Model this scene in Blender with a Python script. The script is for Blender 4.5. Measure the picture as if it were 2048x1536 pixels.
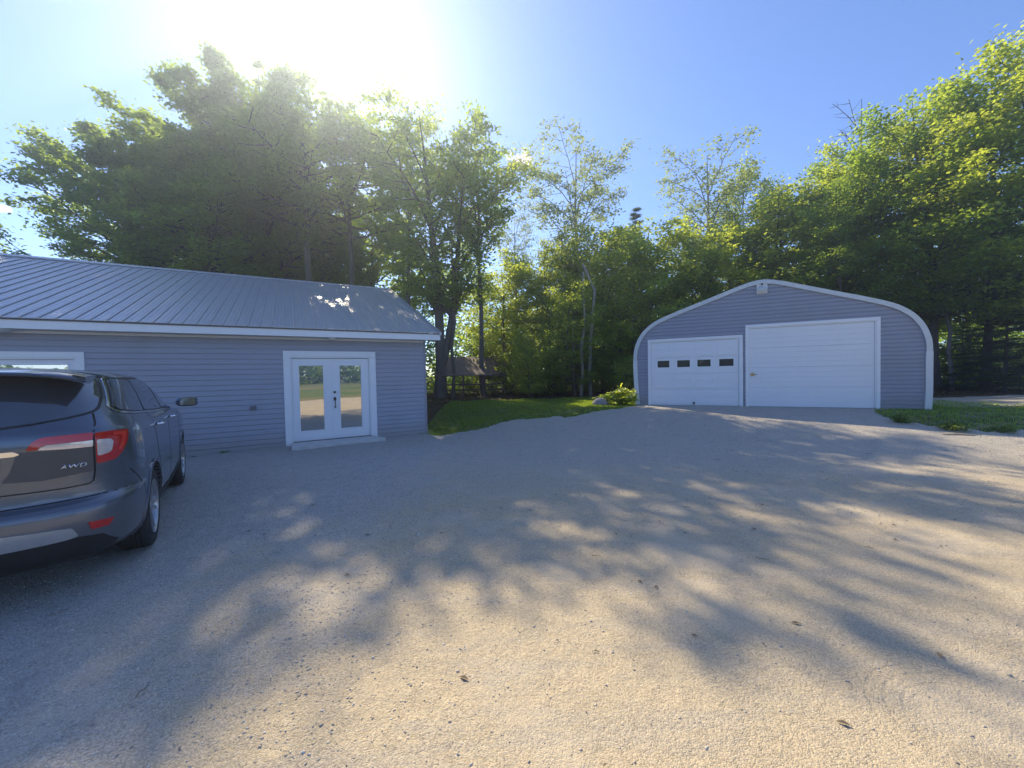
import bpy, bmesh, math, random
import numpy as np
from mathutils import Vector, Matrix
from mathutils.bvhtree import BVHTree
R = math.radians
for o in list(bpy.data.objects): bpy.data.objects.remove(o)
SC = bpy.context.scene
COL = SC.collection

# ------------------------------------------------------------------ camera
CH = 1.65
cd = bpy.data.cameras.new('camera')
cam = bpy.data.objects.new('camera', cd); COL.objects.link(cam)
cd.sensor_fit = 'HORIZONTAL'; cd.sensor_width = 36.0; cd.lens = 36.0*769/2048
cd.clip_start = .05; cd.clip_end = 3000
cam.matrix_world = Matrix.Translation((0,0,CH)) @ Matrix.Rotation(R(90-1.41),4,'X') @ Matrix.Rotation(R(-1.13),4,'Z')
SC.camera = cam
# ------------------------------------------------------------------ sky and sun
SUN = Vector((-.332,.6975,.635)).normalized()
SKY_STRENGTH = .135
w = bpy.data.worlds.new("World"); SC.world = w; w.use_nodes = True
nt = w.node_tree; nt.nodes.clear()
wo = nt.nodes.new('ShaderNodeOutputWorld'); bg = nt.nodes.new('ShaderNodeBackground')
sky = nt.nodes.new('ShaderNodeTexSky'); sky.sky_type = 'NISHITA'; sky.sun_disc = False
sky.sun_elevation = math.asin(SUN.z); sky.sun_rotation = math.atan2(SUN.x, SUN.y)
sky.air_density = .85; sky.dust_density = .14; sky.ozone_density = 3.5; sky.altitude = 200
bg.inputs['Strength'].default_value = SKY_STRENGTH
# a small broken cloud, far away, as part of the sky
tc = nt.nodes.new('ShaderNodeTexCoord')
def wmath(op, a, b=None, c=None):
    n = nt.nodes.new('ShaderNodeMath'); n.operation = op
    for i, v in enumerate((a, b, c)):
        if v is None: continue
        if isinstance(v, (int, float)): n.inputs[i].default_value = v
        else: nt.links.new(v, n.inputs[i])
    return n.outputs[0]
def sky_cloud(direction, rx, rz, amt):
    d = Vector(direction).normalized()
    right = d.cross(Vector((0,0,1))).normalized(); up = right.cross(d)
    def dot(v):
        n = nt.nodes.new('ShaderNodeVectorMath'); n.operation = 'DOT_PRODUCT'
        nt.links.new(tc.outputs['Generated'], n.inputs[0]); n.inputs[1].default_value = v
        return n.outputs['Value']
    a = wmath('DIVIDE', dot(right), rx); b = wmath('DIVIDE', dot(up), rz)
    r2 = wmath('ADD', wmath('MULTIPLY', a, a), wmath('MULTIPLY', b, b))
    fr = wmath('GREATER_THAN', dot(d), 0.)
    nz = nt.nodes.new('ShaderNodeTexNoise'); nz.inputs['Scale'].default_value = 34; nz.inputs['Detail'].default_value = 7
    nz.inputs['Roughness'].default_value = .62
    nt.links.new(tc.outputs['Generated'], nz.inputs['Vector'])
    v = wmath('SUBTRACT', wmath('MULTIPLY', nz.outputs[0], 2.6), wmath('ADD', wmath('MULTIPLY', r2, .75), .72))
    mx = nt.nodes.new('ShaderNodeClamp'); nt.links.new(wmath('MULTIPLY', v, 2.2), mx.inputs[0])
    return wmath('MULTIPLY', wmath('MULTIPLY', mx.outputs[0], fr), amt)
def pdir(px, py):
    v = Vector(((px-1024)/769, -(py-768)/769, -1)); return cam.matrix_world.to_3x3() @ v
c1 = sky_cloud(pdir(1042, 318), .034, .030, .85)
c2 = sky_cloud(pdir(8, 418), .012, .008, .8)
cs = wmath('MAXIMUM', c1, c2)
mixc = nt.nodes.new('ShaderNodeMixRGB'); mixc.inputs[2].default_value = (9,7.6,6.6,1)
nt.links.new(cs, mixc.inputs[0]); nt.links.new(sky.outputs[0], mixc.inputs[1])
tint = nt.nodes.new('ShaderNodeMixRGB'); tint.blend_type = 'MULTIPLY'; tint.inputs[0].default_value = 1; tint.inputs[2].default_value = (.80,.83,.95,1)
nt.links.new(mixc.outputs[0], tint.inputs[1]); nt.links.new(tint.outputs[0], bg.inputs['Color']); nt.links.new(bg.outputs[0], wo.inputs[0])

sl = bpy.data.lights.new('sun', 'SUN'); sl.energy = 3.7; sl.angle = R(.55); sl.color = (1,.86,.60)
so = bpy.data.objects.new('sun', sl); COL.objects.link(so); so.location = (0,0,40)
so.rotation_euler = SUN.to_track_quat('Z','Y').to_euler()
SC.view_settings.view_transform = 'Standard'; SC.view_settings.look = 'None'
SC.view_settings.exposure = 1.02; SC.view_settings.gamma = 1
SC.render.engine = 'CYCLES'
SC.cycles.max_bounces = 6; SC.cycles.transparent_max_bounces = 8; SC.cycles.volume_bounces = 0

# ------------------------------------------------------------------ helpers
def tag(o, label=None, cat=None, group=None, kind=None):
    if label: o['label'] = label
    if cat: o['category'] = cat
    if group: o['group'] = group
    if kind: o['kind'] = kind
    return o
def empty(name, loc=(0,0,0), rz=0, label=None, cat=None, group=None):
    o = bpy.data.objects.new(name, None); COL.objects.link(o)
    o.location = loc; o.rotation_euler = (0,0,rz); o.empty_display_size = .2
    return tag(o, label, cat, group)
def link(name, me, mat, parent=None):
    o = bpy.data.objects.new(name, me); COL.objects.link(o)
    if mat is not None and not me.materials:
        for m in (mat if isinstance(mat, (list,tuple)) else [mat]): me.materials.append(m)
    if parent: o.parent = parent
    return o
def mesh(V, F, name='m', smooth=False):
    me = bpy.data.meshes.new(name); me.from_pydata([tuple(v) for v in V], [], [tuple(f) for f in F]); me.update()
    if smooth: me.polygons.foreach_set('use_smooth', [True]*len(me.polygons))
    return me
def np_mesh(V, F, name='m', smooth=False):
    """V (n,3), F (m,k) all faces with the same number of corners"""
    me = bpy.data.meshes.new(name); V = np.asarray(V, np.float32); F = np.asarray(F, np.int32)
    k = F.shape[1]
    me.vertices.add(len(V)); me.vertices.foreach_set('co', V.ravel())
    me.loops.add(F.size); me.loops.foreach_set('vertex_index', F.ravel())
    me.polygons.add(len(F)); me.polygons.foreach_set('loop_start', np.arange(0, F.size, k, dtype=np.int32))
    if smooth: me.polygons.foreach_set('use_smooth', np.ones(len(F), bool))
    me.update(calc_edges=True); me.validate()
    return me
class MB:
    def __init__(s): s.V = []; s.F = []
    def add(s, V, F):
        b = len(s.V); s.V += [tuple(v) for v in V]; s.F += [tuple(i+b for i in f) for f in F]; return s
    def box(s, x0, x1, y0, y1, z0, z1):
        V = [(x,y,z) for z in (z0,z1) for y in (y0,y1) for x in (x0,x1)]
        return s.add(V, [(0,2,3,1),(4,5,7,6),(0,1,5,4),(2,6,7,3),(0,4,6,2),(1,3,7,5)])
    def prism(s, poly, y0, y1):
        """poly of (x, z) counter clockwise seen from -y, extruded along y"""
        n = len(poly)
        V = [(x,y0,z) for x,z in poly] + [(x,y1,z) for x,z in poly]
        F = [tuple(range(n)), tuple(range(2*n-1, n-1, -1))] + [(i, i+n, (i+1)%n+n, (i+1)%n) for i in range(n)]
        return s.add(V, F)
    def tube(s, P, rad, n=8, cap=True):
        P = [Vector(p) for p in P]
        if isinstance(rad, (int,float)): rad = [rad]*len(P)
        b = []; up = Vector((0,0,1))
        d0 = (P[1]-P[0]).normalized()
        a = d0.cross(up) if abs(d0.z) < .95 else d0.cross(Vector((1,0,0)))
        a.normalize(); V = []
        for i, p in enumerate(P):
            d = (P[min(i+1,len(P)-1)] - P[max(i-1,0)]).normalized()
            a = (a - d*a.dot(d)).normalized(); c = d.cross(a)
            for k in range(n):
                t = 2*math.pi*k/n; V.append(p + (a*math.cos(t) + c*math.sin(t))*rad[i])
        F = [(i*n+k, i*n+(k+1)%n, (i+1)*n+(k+1)%n, (i+1)*n+k) for i in range(len(P)-1) for k in range(n)]
        if cap: F += [tuple(range(n))[::-1], tuple(range((len(P)-1)*n, len(P)*n))]
        return s.add(V, F)
    def lathe(s, prof, n=32, axis='z', closed=False):
        V = []; m = len(prof)
        for k in range(n):
            t = 2*math.pi*k/n; c, q = math.cos(t), math.sin(t)
            for r, h in prof:
                V.append((r*c, r*q, h) if axis == 'z' else ((r*c, h, r*q) if axis == 'y' else (h, r*c, r*q)))
        mm = m if closed else m-1
        F = [(k*m+i, ((k+1)%n)*m+i, ((k+1)%n)*m+(i+1)%m, k*m+(i+1)%m) for k in range(n) for i in range(mm)]
        return s.add(V, F)
    def build(s, name, mat, parent=None, smooth=False, bevel=0, fix=True, loc=None):
        me = mesh(s.V, s.F, name)
        if fix or bevel:
            bm = bmesh.new(); bm.from_mesh(me)
            if fix: bmesh.ops.recalc_face_normals(bm, faces=bm.faces)
            if bevel:
                es = [e for e in bm.edges if len(e.link_faces) == 2 and e.calc_face_angle(0) > .6]
                bmesh.ops.bevel(bm, geom=es, offset=bevel, segments=2, affect='EDGES', profile=.5, clamp_overlap=True)
            bm.to_mesh(me); bm.free()
        if smooth:
            me.polygons.foreach_set('use_smooth', [True]*len(me.polygons))
            if smooth != 2: me.set_sharp_from_angle(angle=R(38))
        o = link(name, me, mat, parent)
        if loc: o.location = loc
        return o

# ------------------------------------------------------------------ materials
class NT:
    def __init__(s, name):
        s.m = bpy.data.materials.new(name); s.m.use_nodes = True; s.t = s.m.node_tree; s.t.nodes.clear()
        s.out = s.t.nodes.new('ShaderNodeOutputMaterial')
    def n(s, typ, **kw):
        nd = s.t.nodes.new(typ)
        for k, v in kw.items():
            if hasattr(nd, k): setattr(nd, k, v)
        return nd
    def set(s, sock, v):
        if isinstance(v, bpy.types.NodeSocket): s.t.links.new(v, sock)
        elif isinstance(v, (tuple,list)) and len(v) == 3 and sock.type == 'RGBA': sock.default_value = (*v,1)
        else: sock.default_value = v
    def math(s, op, a, b=0., c=None, clamp=False):
        nd = s.n('ShaderNodeMath', operation=op); nd.use_clamp = clamp
        s.set(nd.inputs[0], a); s.set(nd.inputs[1], b)
        if c is not None: s.set(nd.inputs[2], c)
        return nd.outputs[0]
    def mix(s, f, a, b, blend='MIX'):
        nd = s.n('ShaderNodeMixRGB', blend_type=blend); s.set(nd.inputs[0], f); s.set(nd.inputs[1], a); s.set(nd.inputs[2], b)
        return nd.outputs[0]
    def noise(s, vec, scale, detail=3, rough=.55, out=0):
        nd = s.n('ShaderNodeTexNoise'); s.set(nd.inputs['Vector'], vec); nd.inputs['Scale'].default_value = scale
        nd.inputs['Detail'].default_value = detail; nd.inputs['Roughness'].default_value = rough
        return nd.outputs[out]
    def vor(s, vec, scale, feature='F1', out='Distance'):
        nd = s.n('ShaderNodeTexVoronoi', feature=feature); s.set(nd.inputs['Vector'], vec); nd.inputs['Scale'].default_value = scale
        return nd.outputs[out]
    def smooth(s, v, a, b):
        nd = s.n('ShaderNodeMapRange', interpolation_type='SMOOTHSTEP'); s.set(nd.inputs[0], v)
        nd.inputs[1].default_value = a; nd.inputs[2].default_value = b
        return nd.outputs[0]
    def bump(s, h, strength=.3, dist=.01, normal=None):
        nd = s.n('ShaderNodeBump'); nd.inputs['Strength'].default_value = strength; nd.inputs['Distance'].default_value = dist
        s.set(nd.inputs['Height'], h)
        if normal is not None: s.set(nd.inputs['Normal'], normal)
        return nd.outputs[0]
    def obj(s):
        return s.n('ShaderNodeTexCoord').outputs['Object']
    def bsdf(s, color, rough=.5, metal=0., normal=None, **kw):
        b = s.n('ShaderNodeBsdfPrincipled'); s.set(b.inputs['Base Color'], color)
        s.set(b.inputs['Roughness'], rough); s.set(b.inputs['Metallic'], metal)
        if normal is not None: s.set(b.inputs['Normal'], normal)
        for k, v in kw.items(): s.set(b.inputs[k], v)
        return b.outputs[0]
    def done(s, sh):
        s.t.links.new(sh, s.out.inputs[0]); return s.m
def paint(name, col, rough=.45, metal=0., var=.12, vs=6., bump=0., **kw):
    """painted or moulded surface with slight mottling and uneven gloss"""
    t = NT(name); o = t.obj(); n = t.noise(o, vs, 4)
    dk = tuple(c*(1-var) for c in col); lt = tuple(min(1,c*(1+var)) for c in col)
    c = t.mix(n, dk, lt); r = t.math('MULTIPLY_ADD', t.noise(o, vs*5, 3), .2, rough-.1)
    nm = t.bump(t.noise(o, vs*14, 3), bump, .003) if bump else None
    return t.done(t.bsdf(c, r, metal, nm, **kw))

M = {}
M['white'] = paint('white_trim', (.86,.86,.85), .4, 0, .05, 3)
M['door_white'] = paint('door_white_paint', (.84,.84,.84), .38, 0, .04, 2)
M['black'] = paint('black_plastic', (.018,.018,.02), .5, 0, .3, 9)
M['bronze'] = paint('dark_bronze', (.05,.035,.028), .35, .8, .2, 20)
M['chrome'] = paint('chrome', (.75,.76,.78), .14, 1., .05, 5)
M['steel'] = paint('galvanised_steel', (.55,.57,.58), .42, .55, .12, 9)
M['concrete'] = paint('concrete', (.60,.58,.54), .9, 0, .25, 5, .5)
M['wood_dark'] = paint('dark_weathered_wood', (.11,.075,.055), .85, 0, .35, 5, .4)
M['wood_pale'] = paint('pale_split_wood', (.55,.42,.26), .8, 0, .2, 12, .3)
M['plastic_white'] = paint('white_plastic', (.78,.78,.76), .35, 0, .05, 4)
M['lens'] = paint('frosted_lens', (.62,.62,.58), .3, 0, .05, 8)

def siding_mat(name, col):
    t = NT(name); o = t.obj()
    mp = t.n('ShaderNodeMapping'); t.set(mp.inputs[0], o); mp.inputs['Scale'].default_value = (1.2,1.2,40)
    g = t.noise(mp.outputs[0], 4, 4); n = t.noise(o, 1.3, 3)
    c = t.mix(g, tuple(x*.93 for x in col), tuple(x*1.06 for x in col))
    # splash dirt near the ground and general weathering
    c = t.mix(t.math('MULTIPLY', t.smooth(n, .45, .8), .22), c, (.26,.25,.22))
    sp = t.n('ShaderNodeSeparateXYZ'); t.set(sp.inputs[0], o)
    spl = t.math('MULTIPLY', t.smooth(t.math('ADD', sp.outputs[2], t.math('MULTIPLY', t.noise(o, 5, 4), -.5)), .22, -.22), .5)
    c = t.mix(spl, c, (.30,.27,.22))
    return t.done(t.bsdf(c, t.math('MULTIPLY_ADD', n, .2, .38), 0, t.bump(t.math('ADD', g, t.math('MULTIPLY', n, 6.)), .12, .003)))
M['siding'] = siding_mat('grey_vinyl_siding', (.345,.355,.415))
M['siding_g'] = siding_mat('grey_vinyl_siding_garage', (.315,.325,.385))
def roof_mat():
    t = NT('ribbed_metal_roof'); o = t.obj()
    mp = t.n('ShaderNodeMapping'); t.set(mp.inputs[0], o); mp.inputs['Scale'].default_value = (3,.35,1)
    n = t.noise(mp.outputs[0], 3, 5); n2 = t.noise(o, 9, 4)
    c = t.mix(n, (.40,.41,.43), (.54,.54,.55)); c = t.mix(t.math('MULTIPLY', t.smooth(n2,.55,.8),.35), c, (.30,.28,.26))
    return t.done(t.bsdf(c, t.math('MULTIPLY_ADD', n2, .2, .27), .45, t.bump(n2, .08, .002)))
M['roof'] = roof_mat()
def mirror_glass(name, tint, refl, dark):
    t = NT(name)
    g = t.n('ShaderNodeBsdfGlossy'); g.inputs['Roughness'].default_value = .012; t.set(g.inputs['Color'], tint)
    d = t.bsdf(dark, .3)
    fr = t.n('ShaderNodeFresnel'); fr.inputs['IOR'].default_value = 1.5
    f = t.math('ADD', fr.outputs[0], refl, clamp=True)
    mx = t.n('ShaderNodeMixShader'); t.set(mx.inputs[0], f); t.set(mx.inputs[1], d); t.set(mx.inputs[2], g.outputs[0])
    return t.done(mx.outputs[0])
M['door_glass'] = mirror_glass('coated_door_glass', (.95,.94,.9), .62, (.05,.055,.06))
M['garage_glass'] = mirror_glass('dark_garage_glass', (.8,.8,.85), .03, (.012,.012,.016))
M['car_glass'] = mirror_glass('tinted_car_glass', (.8,.86,.9), .10, (.03,.035,.045))

# ------------------------------------------------------------------ ground shape
gq = Vector((4.754,13.41)); gd = Vector((.8988,-.4384)); gn = Vector((.4384,.8988))
def terr(x, y):
    x = np.asarray(x, float); y = np.asarray(y, float)
    s = -((x-gq.x)*gn.x + (y-gq.y)*gn.y)            # metres in front of the garage wall
    u = np.clip((s-.9)/4.6, 0, 1); h = .5*(1 - u*u*(3-2*u))
    h = h * np.clip((y+6)/6, 0, 1)
    und = .012*np.sin(x*1.3+.5)*np.cos(y*1.1) + .008*np.sin(x*2.9+y*2.1)
    return h + und*np.clip((s-1.5)/2, 0, 1)*np.clip((y+20)/8,0,1)
def T(x, y): return float(terr(x, y))
# left building frame
lp = Vector((-5.467,9.490)); ld = Vector((.8695,.4939)); ln = Vector((-.4939,.8695))
def Lw(s, w): return lp + ld*s + ln*w
def Gw(s, w): return gq + gd*s + gn*w

def grid_mesh(x0, x1, y0, y1, d, dz, keep):
    nx = int((x1-x0)/d)+1; ny = int((y1-y0)/d)+1
    X, Y = np.meshgrid(np.linspace(x0,x1,nx), np.linspace(y0,y1,ny)); Z = terr(X,Y)+dz
    cx = (X[:-1,:-1]+X[1:,1:])/2; cy = (Y[:-1,:-1]+Y[1:,1:])/2
    K = keep(cx, cy)
    idx = np.arange(nx*ny).reshape(ny,nx)
    F = np.stack([idx[:-1,:-1],idx[:-1,1:],idx[1:,1:],idx[1:,:-1]],-1)[K]
    used = np.unique(F); rm = -np.ones(nx*ny, int); rm[used] = np.arange(len(used))
    V = np.stack([X.ravel(),Y.ravel(),Z.ravel()],1)[used]
    return np_mesh(V, rm[F], 'g', True)
YARD_EDGE = [(-30,-9),(60,-9),(60,6.6),(15,6.9),(10.4,7.55),(9.5,7.9),(9.0,8.35),(8.75,8.8),(9.1,9.6),(9.9,10.5),(10.3,10.75),(4.5,13.65),(4.2,13.0),(3.6,12.45),(2.75,12.1),(1.93,11.95),(.85,12.0),(-.4,11.75),(-1.4,11.1),(-2.2,10.5),(-2.6,10.9),(-9,7.4),(-30,-4)]
def inpoly(px, py, poly):
    r = np.zeros(px.shape, bool); n = len(poly)
    for i in range(n):
        xa, ya = poly[i]; xb, yb = poly[(i+1)%n]
        if ya == yb: continue
        c = ((ya > py) != (yb > py)) & (px < (xb-xa)*(py-ya)/(yb-ya)+xa)
        r ^= c
    return r
def wob(x, y): return .10*np.sin(x*3.1+y*1.7)+.08*np.sin(x*7.3-y*5.1)
def in_yard(x, y): return inpoly(x+wob(x,y), y+wob(y,x)*1.2, YARD_EDGE)
def near_walls(x, y):
    s = (x-lp.x)*ld.x+(y-lp.y)*ld.y; w_ = (x-lp.x)*ln.x+(y-lp.y)*ln.y
    a = (s < 3.6) & (w_ > -.25) & (w_ < 1.2)
    s = (x-gq.x)*gd.x+(y-gq.y)*gd.y; w_ = (x-gq.x)*gn.x+(y-gq.y)*gn.y
    b = (s > -.1) & (s < 6.4) & (w_ > -.2) & (w_ < .6)
    return a | b

# ground materials
def gravel_mat():
    t = NT('gravel_yard'); o = t.obj()
    sp = t.n('ShaderNodeSeparateXYZ'); t.set(sp.inputs[0], o); x, y = sp.outputs[0], sp.outputs[1]
    big = t.noise(o, .45, 4, .6); mid = t.noise(o, 2.2, 5, .65); fine = t.noise(o, 14, 5, .7); vf = t.noise(o, 75, 3, .6)
    # streaks left by tyres and water, running across the yard
    mp = t.n('ShaderNodeMapping'); t.set(mp.inputs[0], o); mp.inputs['Rotation'].default_value = (0,0,R(-24)); mp.inputs['Scale'].default_value = (.5,3.2,1)
    st = t.noise(mp.outputs[0], 1.5, 5, .6)
    # tan packed dirt where cars turn, loose grey gravel to the left and along the buildings
    f = t.math('MULTIPLY_ADD', x, -.55, -.75)
    f = t.math('ADD', f, t.math('MULTIPLY', t.math('SUBTRACT', y, 3.4), .13))
    f = t.math('ADD', f, t.math('MULTIPLY', t.math('SUBTRACT', big, .5), 2.6))
    f = t.math('ADD', f, t.math('MULTIPLY', t.math('SUBTRACT', mid, .5), 1.8))
    f = t.smooth(f, -.45, 1.0)
    far = t.smooth(y, 4.5, 8.0)
    f = t.math('MAXIMUM', f, t.math('MULTIPLY', far, .72))
    tan = t.mix(mid, (.43,.345,.215), (.56,.465,.32)); tan = t.mix(t.math('MULTIPLY', t.smooth(st,.48,.62),.7), tan, (.40,.355,.29))
    tan = t.mix(t.math('MULTIPLY', t.smooth(fine,.54,.70),.65), tan, (.31,.25,.18))
    pk = t.smooth(t.noise(o, .9, 3, .5), .50, .62); tan = t.mix(t.math('MULTIPLY', pk, .5), tan, (.62,.52,.38))
    gr = t.mix(fine, (.30,.285,.26), (.56,.52,.46)); gr = t.mix(t.math('MULTIPLY', t.smooth(mid,.5,.72),.45), gr, (.44,.38,.30)); gr = t.mix(t.math('MULTIPLY', t.smooth(t.noise(o, 5.5, 4, .6),.5,.68),.55), gr, (.19,.185,.18))
    v1 = t.n('ShaderNodeTexVoronoi'); t.set(v1.inputs['Vector'], o); v1.inputs['Scale'].default_value = 62
    v2 = t.n('ShaderNodeTexVoronoi'); t.set(v2.inputs['Vector'], o); v2.inputs['Scale'].default_value = 150
    rnd = t.n('ShaderNodeSeparateColor'); t.set(rnd.inputs[0], v1.outputs['Color'])
    rn2 = t.n('ShaderNodeSeparateColor'); t.set(rn2.inputs[0], v2.outputs['Color'])
    peb = t.math('MULTIPLY', t.smooth(v1.outputs['Distance'], .50, .28), t.smooth(rnd.outputs[0], .35, .6))
    pc = t.mix(rnd.outputs[1], (.14,.14,.15), (.74,.71,.66))
    c = t.mix(f, tan, gr)
    c = t.mix(t.math('MULTIPLY', peb, t.math('MULTIPLY_ADD', f, .6, .3)), c, pc)
    c = t.mix(t.math('MULTIPLY_ADD', pk, -.16, .42), c, t.mix(f, t.mix(rn2.outputs[0], (.22,.16,.10), (.82,.67,.45)), t.mix(rn2.outputs[0], (.10,.10,.105), (.80,.76,.68))))
    c = t.mix(t.math('MULTIPLY', vf, .16), c, (.50,.45,.37))
    # turning marks of one tyre
    cx, cy = 2.15, 1.62
    dx = t.math('SUBTRACT', x, cx); dy = t.math('SUBTRACT', y, cy)
    rr = t.math('SQRT', t.math('ADD', t.math('MULTIPLY', dx, dx), t.math('MULTIPLY', dy, dy)))
    rr = t.math('ADD', rr, t.math('MULTIPLY', t.math('SUBTRACT', fine, .5), .02))
    wv = t.math('SINE', t.math('MULTIPLY', rr, 95.))
    ring = t.math('MULTIPLY', t.smooth(rr, .27, .31), t.smooth(rr, .54, .50))
    arc = t.math('MULTIPLY', ring, t.smooth(t.math('ADD', dy, t.math('MULTIPLY', dx, -.5)), .12, .26))
    mark = t.math('MULTIPLY', t.smooth(wv, .45, .95), arc)
    c = t.mix(t.math('MULTIPLY', t.math('MULTIPLY', mark, t.smooth(mid, .4, .62)), .14), c, (.2,.16,.11))
    h = t.math('ADD', t.math('MULTIPLY', t.math('SUBTRACT', 1., v1.outputs['Distance']), t.math('MULTIPLY_ADD', f, .7, .25)), t.math('MULTIPLY', fine, .9))
    h = t.math('ADD', h, t.math('MULTIPLY', t.math('SUBTRACT', 1., v2.outputs['Distance']), .35))
    h = t.math('SUBTRACT', h, t.math('MULTIPLY', mark, .15))
    nm = t.bump(h, .7, .013); nm = t.bump(mid, .5, .06, nm)
    return t.done(t.bsdf(c, .93, 0, nm, **{'Specular IOR Level': .25}))
def earth_mat():
    t = NT('forest_floor_and_field'); o = t.obj()
    sp = t.n('ShaderNodeSeparateXYZ'); t.set(sp.inputs[0], o); y = sp.outputs[1]
    n = t.noise(o, 1.1, 5, .6); n2 = t.noise(o, 18, 5, .7); n3 = t.noise(o, .05, 3)
    fl = t.mix(n2, (.045,.032,.02), (.15,.11,.065)); fl = t.mix(t.math('MULTIPLY', t.smooth(n,.5,.7),.6), fl, (.06,.09,.03))
    fi = t.mix(n, (.075,.14,.03), (.16,.20,.06)); fi = t.mix(t.smooth(n3,.45,.6), fi, (.22,.20,.09))
    c = t.mix(t.smooth(y, 2., -6.), fl, fi)
    return t.done(t.bsdf(c, .95, 0, t.bump(n2, .8, .04), **{'Specular IOR Level': .2}))
def lawn_mat():
    t = NT('lawn_soil'); o = t.obj(); n = t.noise(o, 3, 5); n2 = t.noise(o, 40, 4)
    c = t.mix(n2, (.05,.075,.02), (.12,.15,.045)); c = t.mix(t.math('MULTIPLY', t.smooth(n,.48,.62),.8), c, (.26,.22,.15))
    return t.done(t.bsdf(c, .95, 0, t.bump(n2, .8, .03), **{'Specular IOR Level': .2}))
M['gravel'] = gravel_mat(); M['earth'] = earth_mat(); M['lawn'] = lawn_mat()

# one big sheet to the horizon
xs = np.unique(np.concatenate([np.linspace(-1500,-60,12), np.linspace(-60,60,161), np.linspace(60,1500,12)]))
ys = np.unique(np.concatenate([np.linspace(-1500,-40,12), np.linspace(-40,60,134), np.linspace(60,1500,12)]))
X, Y = np.meshgrid(xs, ys); idx = np.arange(X.size).reshape(X.shape)
F = np.stack([idx[:-1,:-1],idx[:-1,1:],idx[1:,1:],idx[1:,:-1]],-1).reshape(-1,4)
g = link('ground', np_mesh(np.stack([X.ravel(),Y.ravel(),(terr(X,Y)-.06).ravel()],1), F, 'ground', True), M['earth']); tag(g, kind='structure')
g = link('gravel_yard', grid_mesh(-22,40,-9,14.2,.1,0,lambda x,y: in_yard(x,y)|near_walls(x,y)), M['gravel']); tag(g, kind='structure')
def in_lawn(x, y):
    a = (x > -2.7) & (x < 6.6) & (y > 9.9) & (y < 17.6+wob(x,y)*3+.25*(x))
    b = (x > 8.5) & (x < 15.5-.35*(y-8)+wob(x,y)*4) & (y > 6.6) & (y < 15.5+wob(x,y))
    s = (x-gq.x)*gd.x+(y-gq.y)*gd.y; w_ = (x-gq.x)*gn.x+(y-gq.y)*gn.y
    inside = (s > -.4) & (s < 7.1) & (w_ > .1)
    return (a | b) & ~inside
g = link('lawn', grid_mesh(-3,20,7,20,.12,-.015,lambda x,y: in_lawn(x,y)), M['lawn']); tag(g, kind='structure')
def path_keep(x, y): return (np.abs(y-(12.6+.10*(x-13)+.5*np.sin(x*.3))) < 1.7+.3*wob(x,y)*3) & (x > 12.2+wob(x,y)*4)
M['path'] = paint('pale_gravel_path', (.34,.30,.24), .95, 0, .3, 20, .5)
g = link('path', grid_mesh(12,40,9,17,.12,-.006,path_keep), M['path']); tag(g, kind='structure')

# ------------------------------------------------------------------ buildings
def siding(lo, hi, z0, z1, openings, h=.12, y=0., dutch=False):
    mb = MB(); n = int(math.ceil((z1-z0)/h))
    prof = [(0,-.015),(.10,-.0155),(.92,-.003),(.95,.004),(1,.004)] if not dutch else [(0,-.015),(.60,-.014),(.86,-.002),(.93,.004),(1,.004)]
    for i in range(n):
        za = z0+i*h; zb = min(za+h, z1)
        cuts = sorted(set([za, zb] + [za+h*p for p,_ in prof if za < za+h*p < zb] + [z for op in openings for z in (op[2],op[3]) if za < z < zb]))
        def yy(z): return y + float(np.interp((z-za)/h, [p for p,_ in prof], [q for _,q in prof]))
        for a, b in zip(cuts[:-1], cuts[1:]):
            if b-a < 1e-5: continue
            mid = (a+b)/2; iv = [(lo(mid), hi(mid), True, True)]
            for op in openings:
                if op[2] < mid < op[3]:
                    nv = []
                    for u, v, fl, fr in iv:
                        if op[1] <= u or op[0] >= v: nv.append((u,v,fl,fr)); continue
                        if op[0] > u: nv.append((u, op[0], fl, False))
                        if op[1] < v: nv.append((op[1], v, False, fr))
                    iv = nv
            for u, v, fl, fr in iv:
                if v-u < 1e-3: continue
                ua, ub = (lo(a), lo(b)) if fl else (u,u); va, vb = (hi(a), hi(b)) if fr else (v,v)
                mb.add([(ua,yy(a),a),(va,yy(a),a),(vb,yy(b-1e-6),b),(ub,yy(b-1e-6),b)], [(0,1,2,3)])
                if a == za: mb.add([(ua,y+.004,a),(va,y+.004,a),(va,yy(a),a),(ua,yy(a),a)], [(0,1,2,3)])
    return mb

# ---- long building on the left
B = empty('long_building', (lp.x,lp.y,0), math.atan2(ld.y,ld.x), 'long low grey building with vinyl siding, ribbed metal roof and glazed double doors', 'building')
SL, SR, DEP, WT = -9.2, 3.42, 11.55, 2.66
m = siding(lambda z: SL, lambda z: SR-.05, -.14, WT, [(-.135,2.015,0,2.34), (-7.3,-3.56,-.2,2.27)])
m.box(SL,SR,.10,.16,-.3,WT); m.box(SR-.10,SR-.012,.02,DEP,-.3,WT); m.box(SL,SL+.1,.02,DEP,-.3,WT); m.box(SL,SR,DEP-.1,DEP,-.3,WT)
RZ, RW = 5.34, 5.78
m.add([(SR-.05,.03,WT),(SR-.05,DEP,WT),(SR-.05,RW,RZ-.12)], [(0,1,2)]); m.add([(SL+.05,.03,WT),(SL+.05,DEP,WT),(SL+.05,RW,RZ-.12)], [(0,1,2)])
m.build('wall', M['siding'], B, fix=False)
k = MB(); k.box(SR-.06,SR,-.022,.06,-.13,WT).build('corner_trim', paint('siding_corner_post', (.30,.285,.32), .45, 0, .06), B, bevel=.004)
k = MB(); k.box(SL,SR-.2,-.03,.025,-.32,-.141); k.build('foundation', M['concrete'], B)
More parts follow.
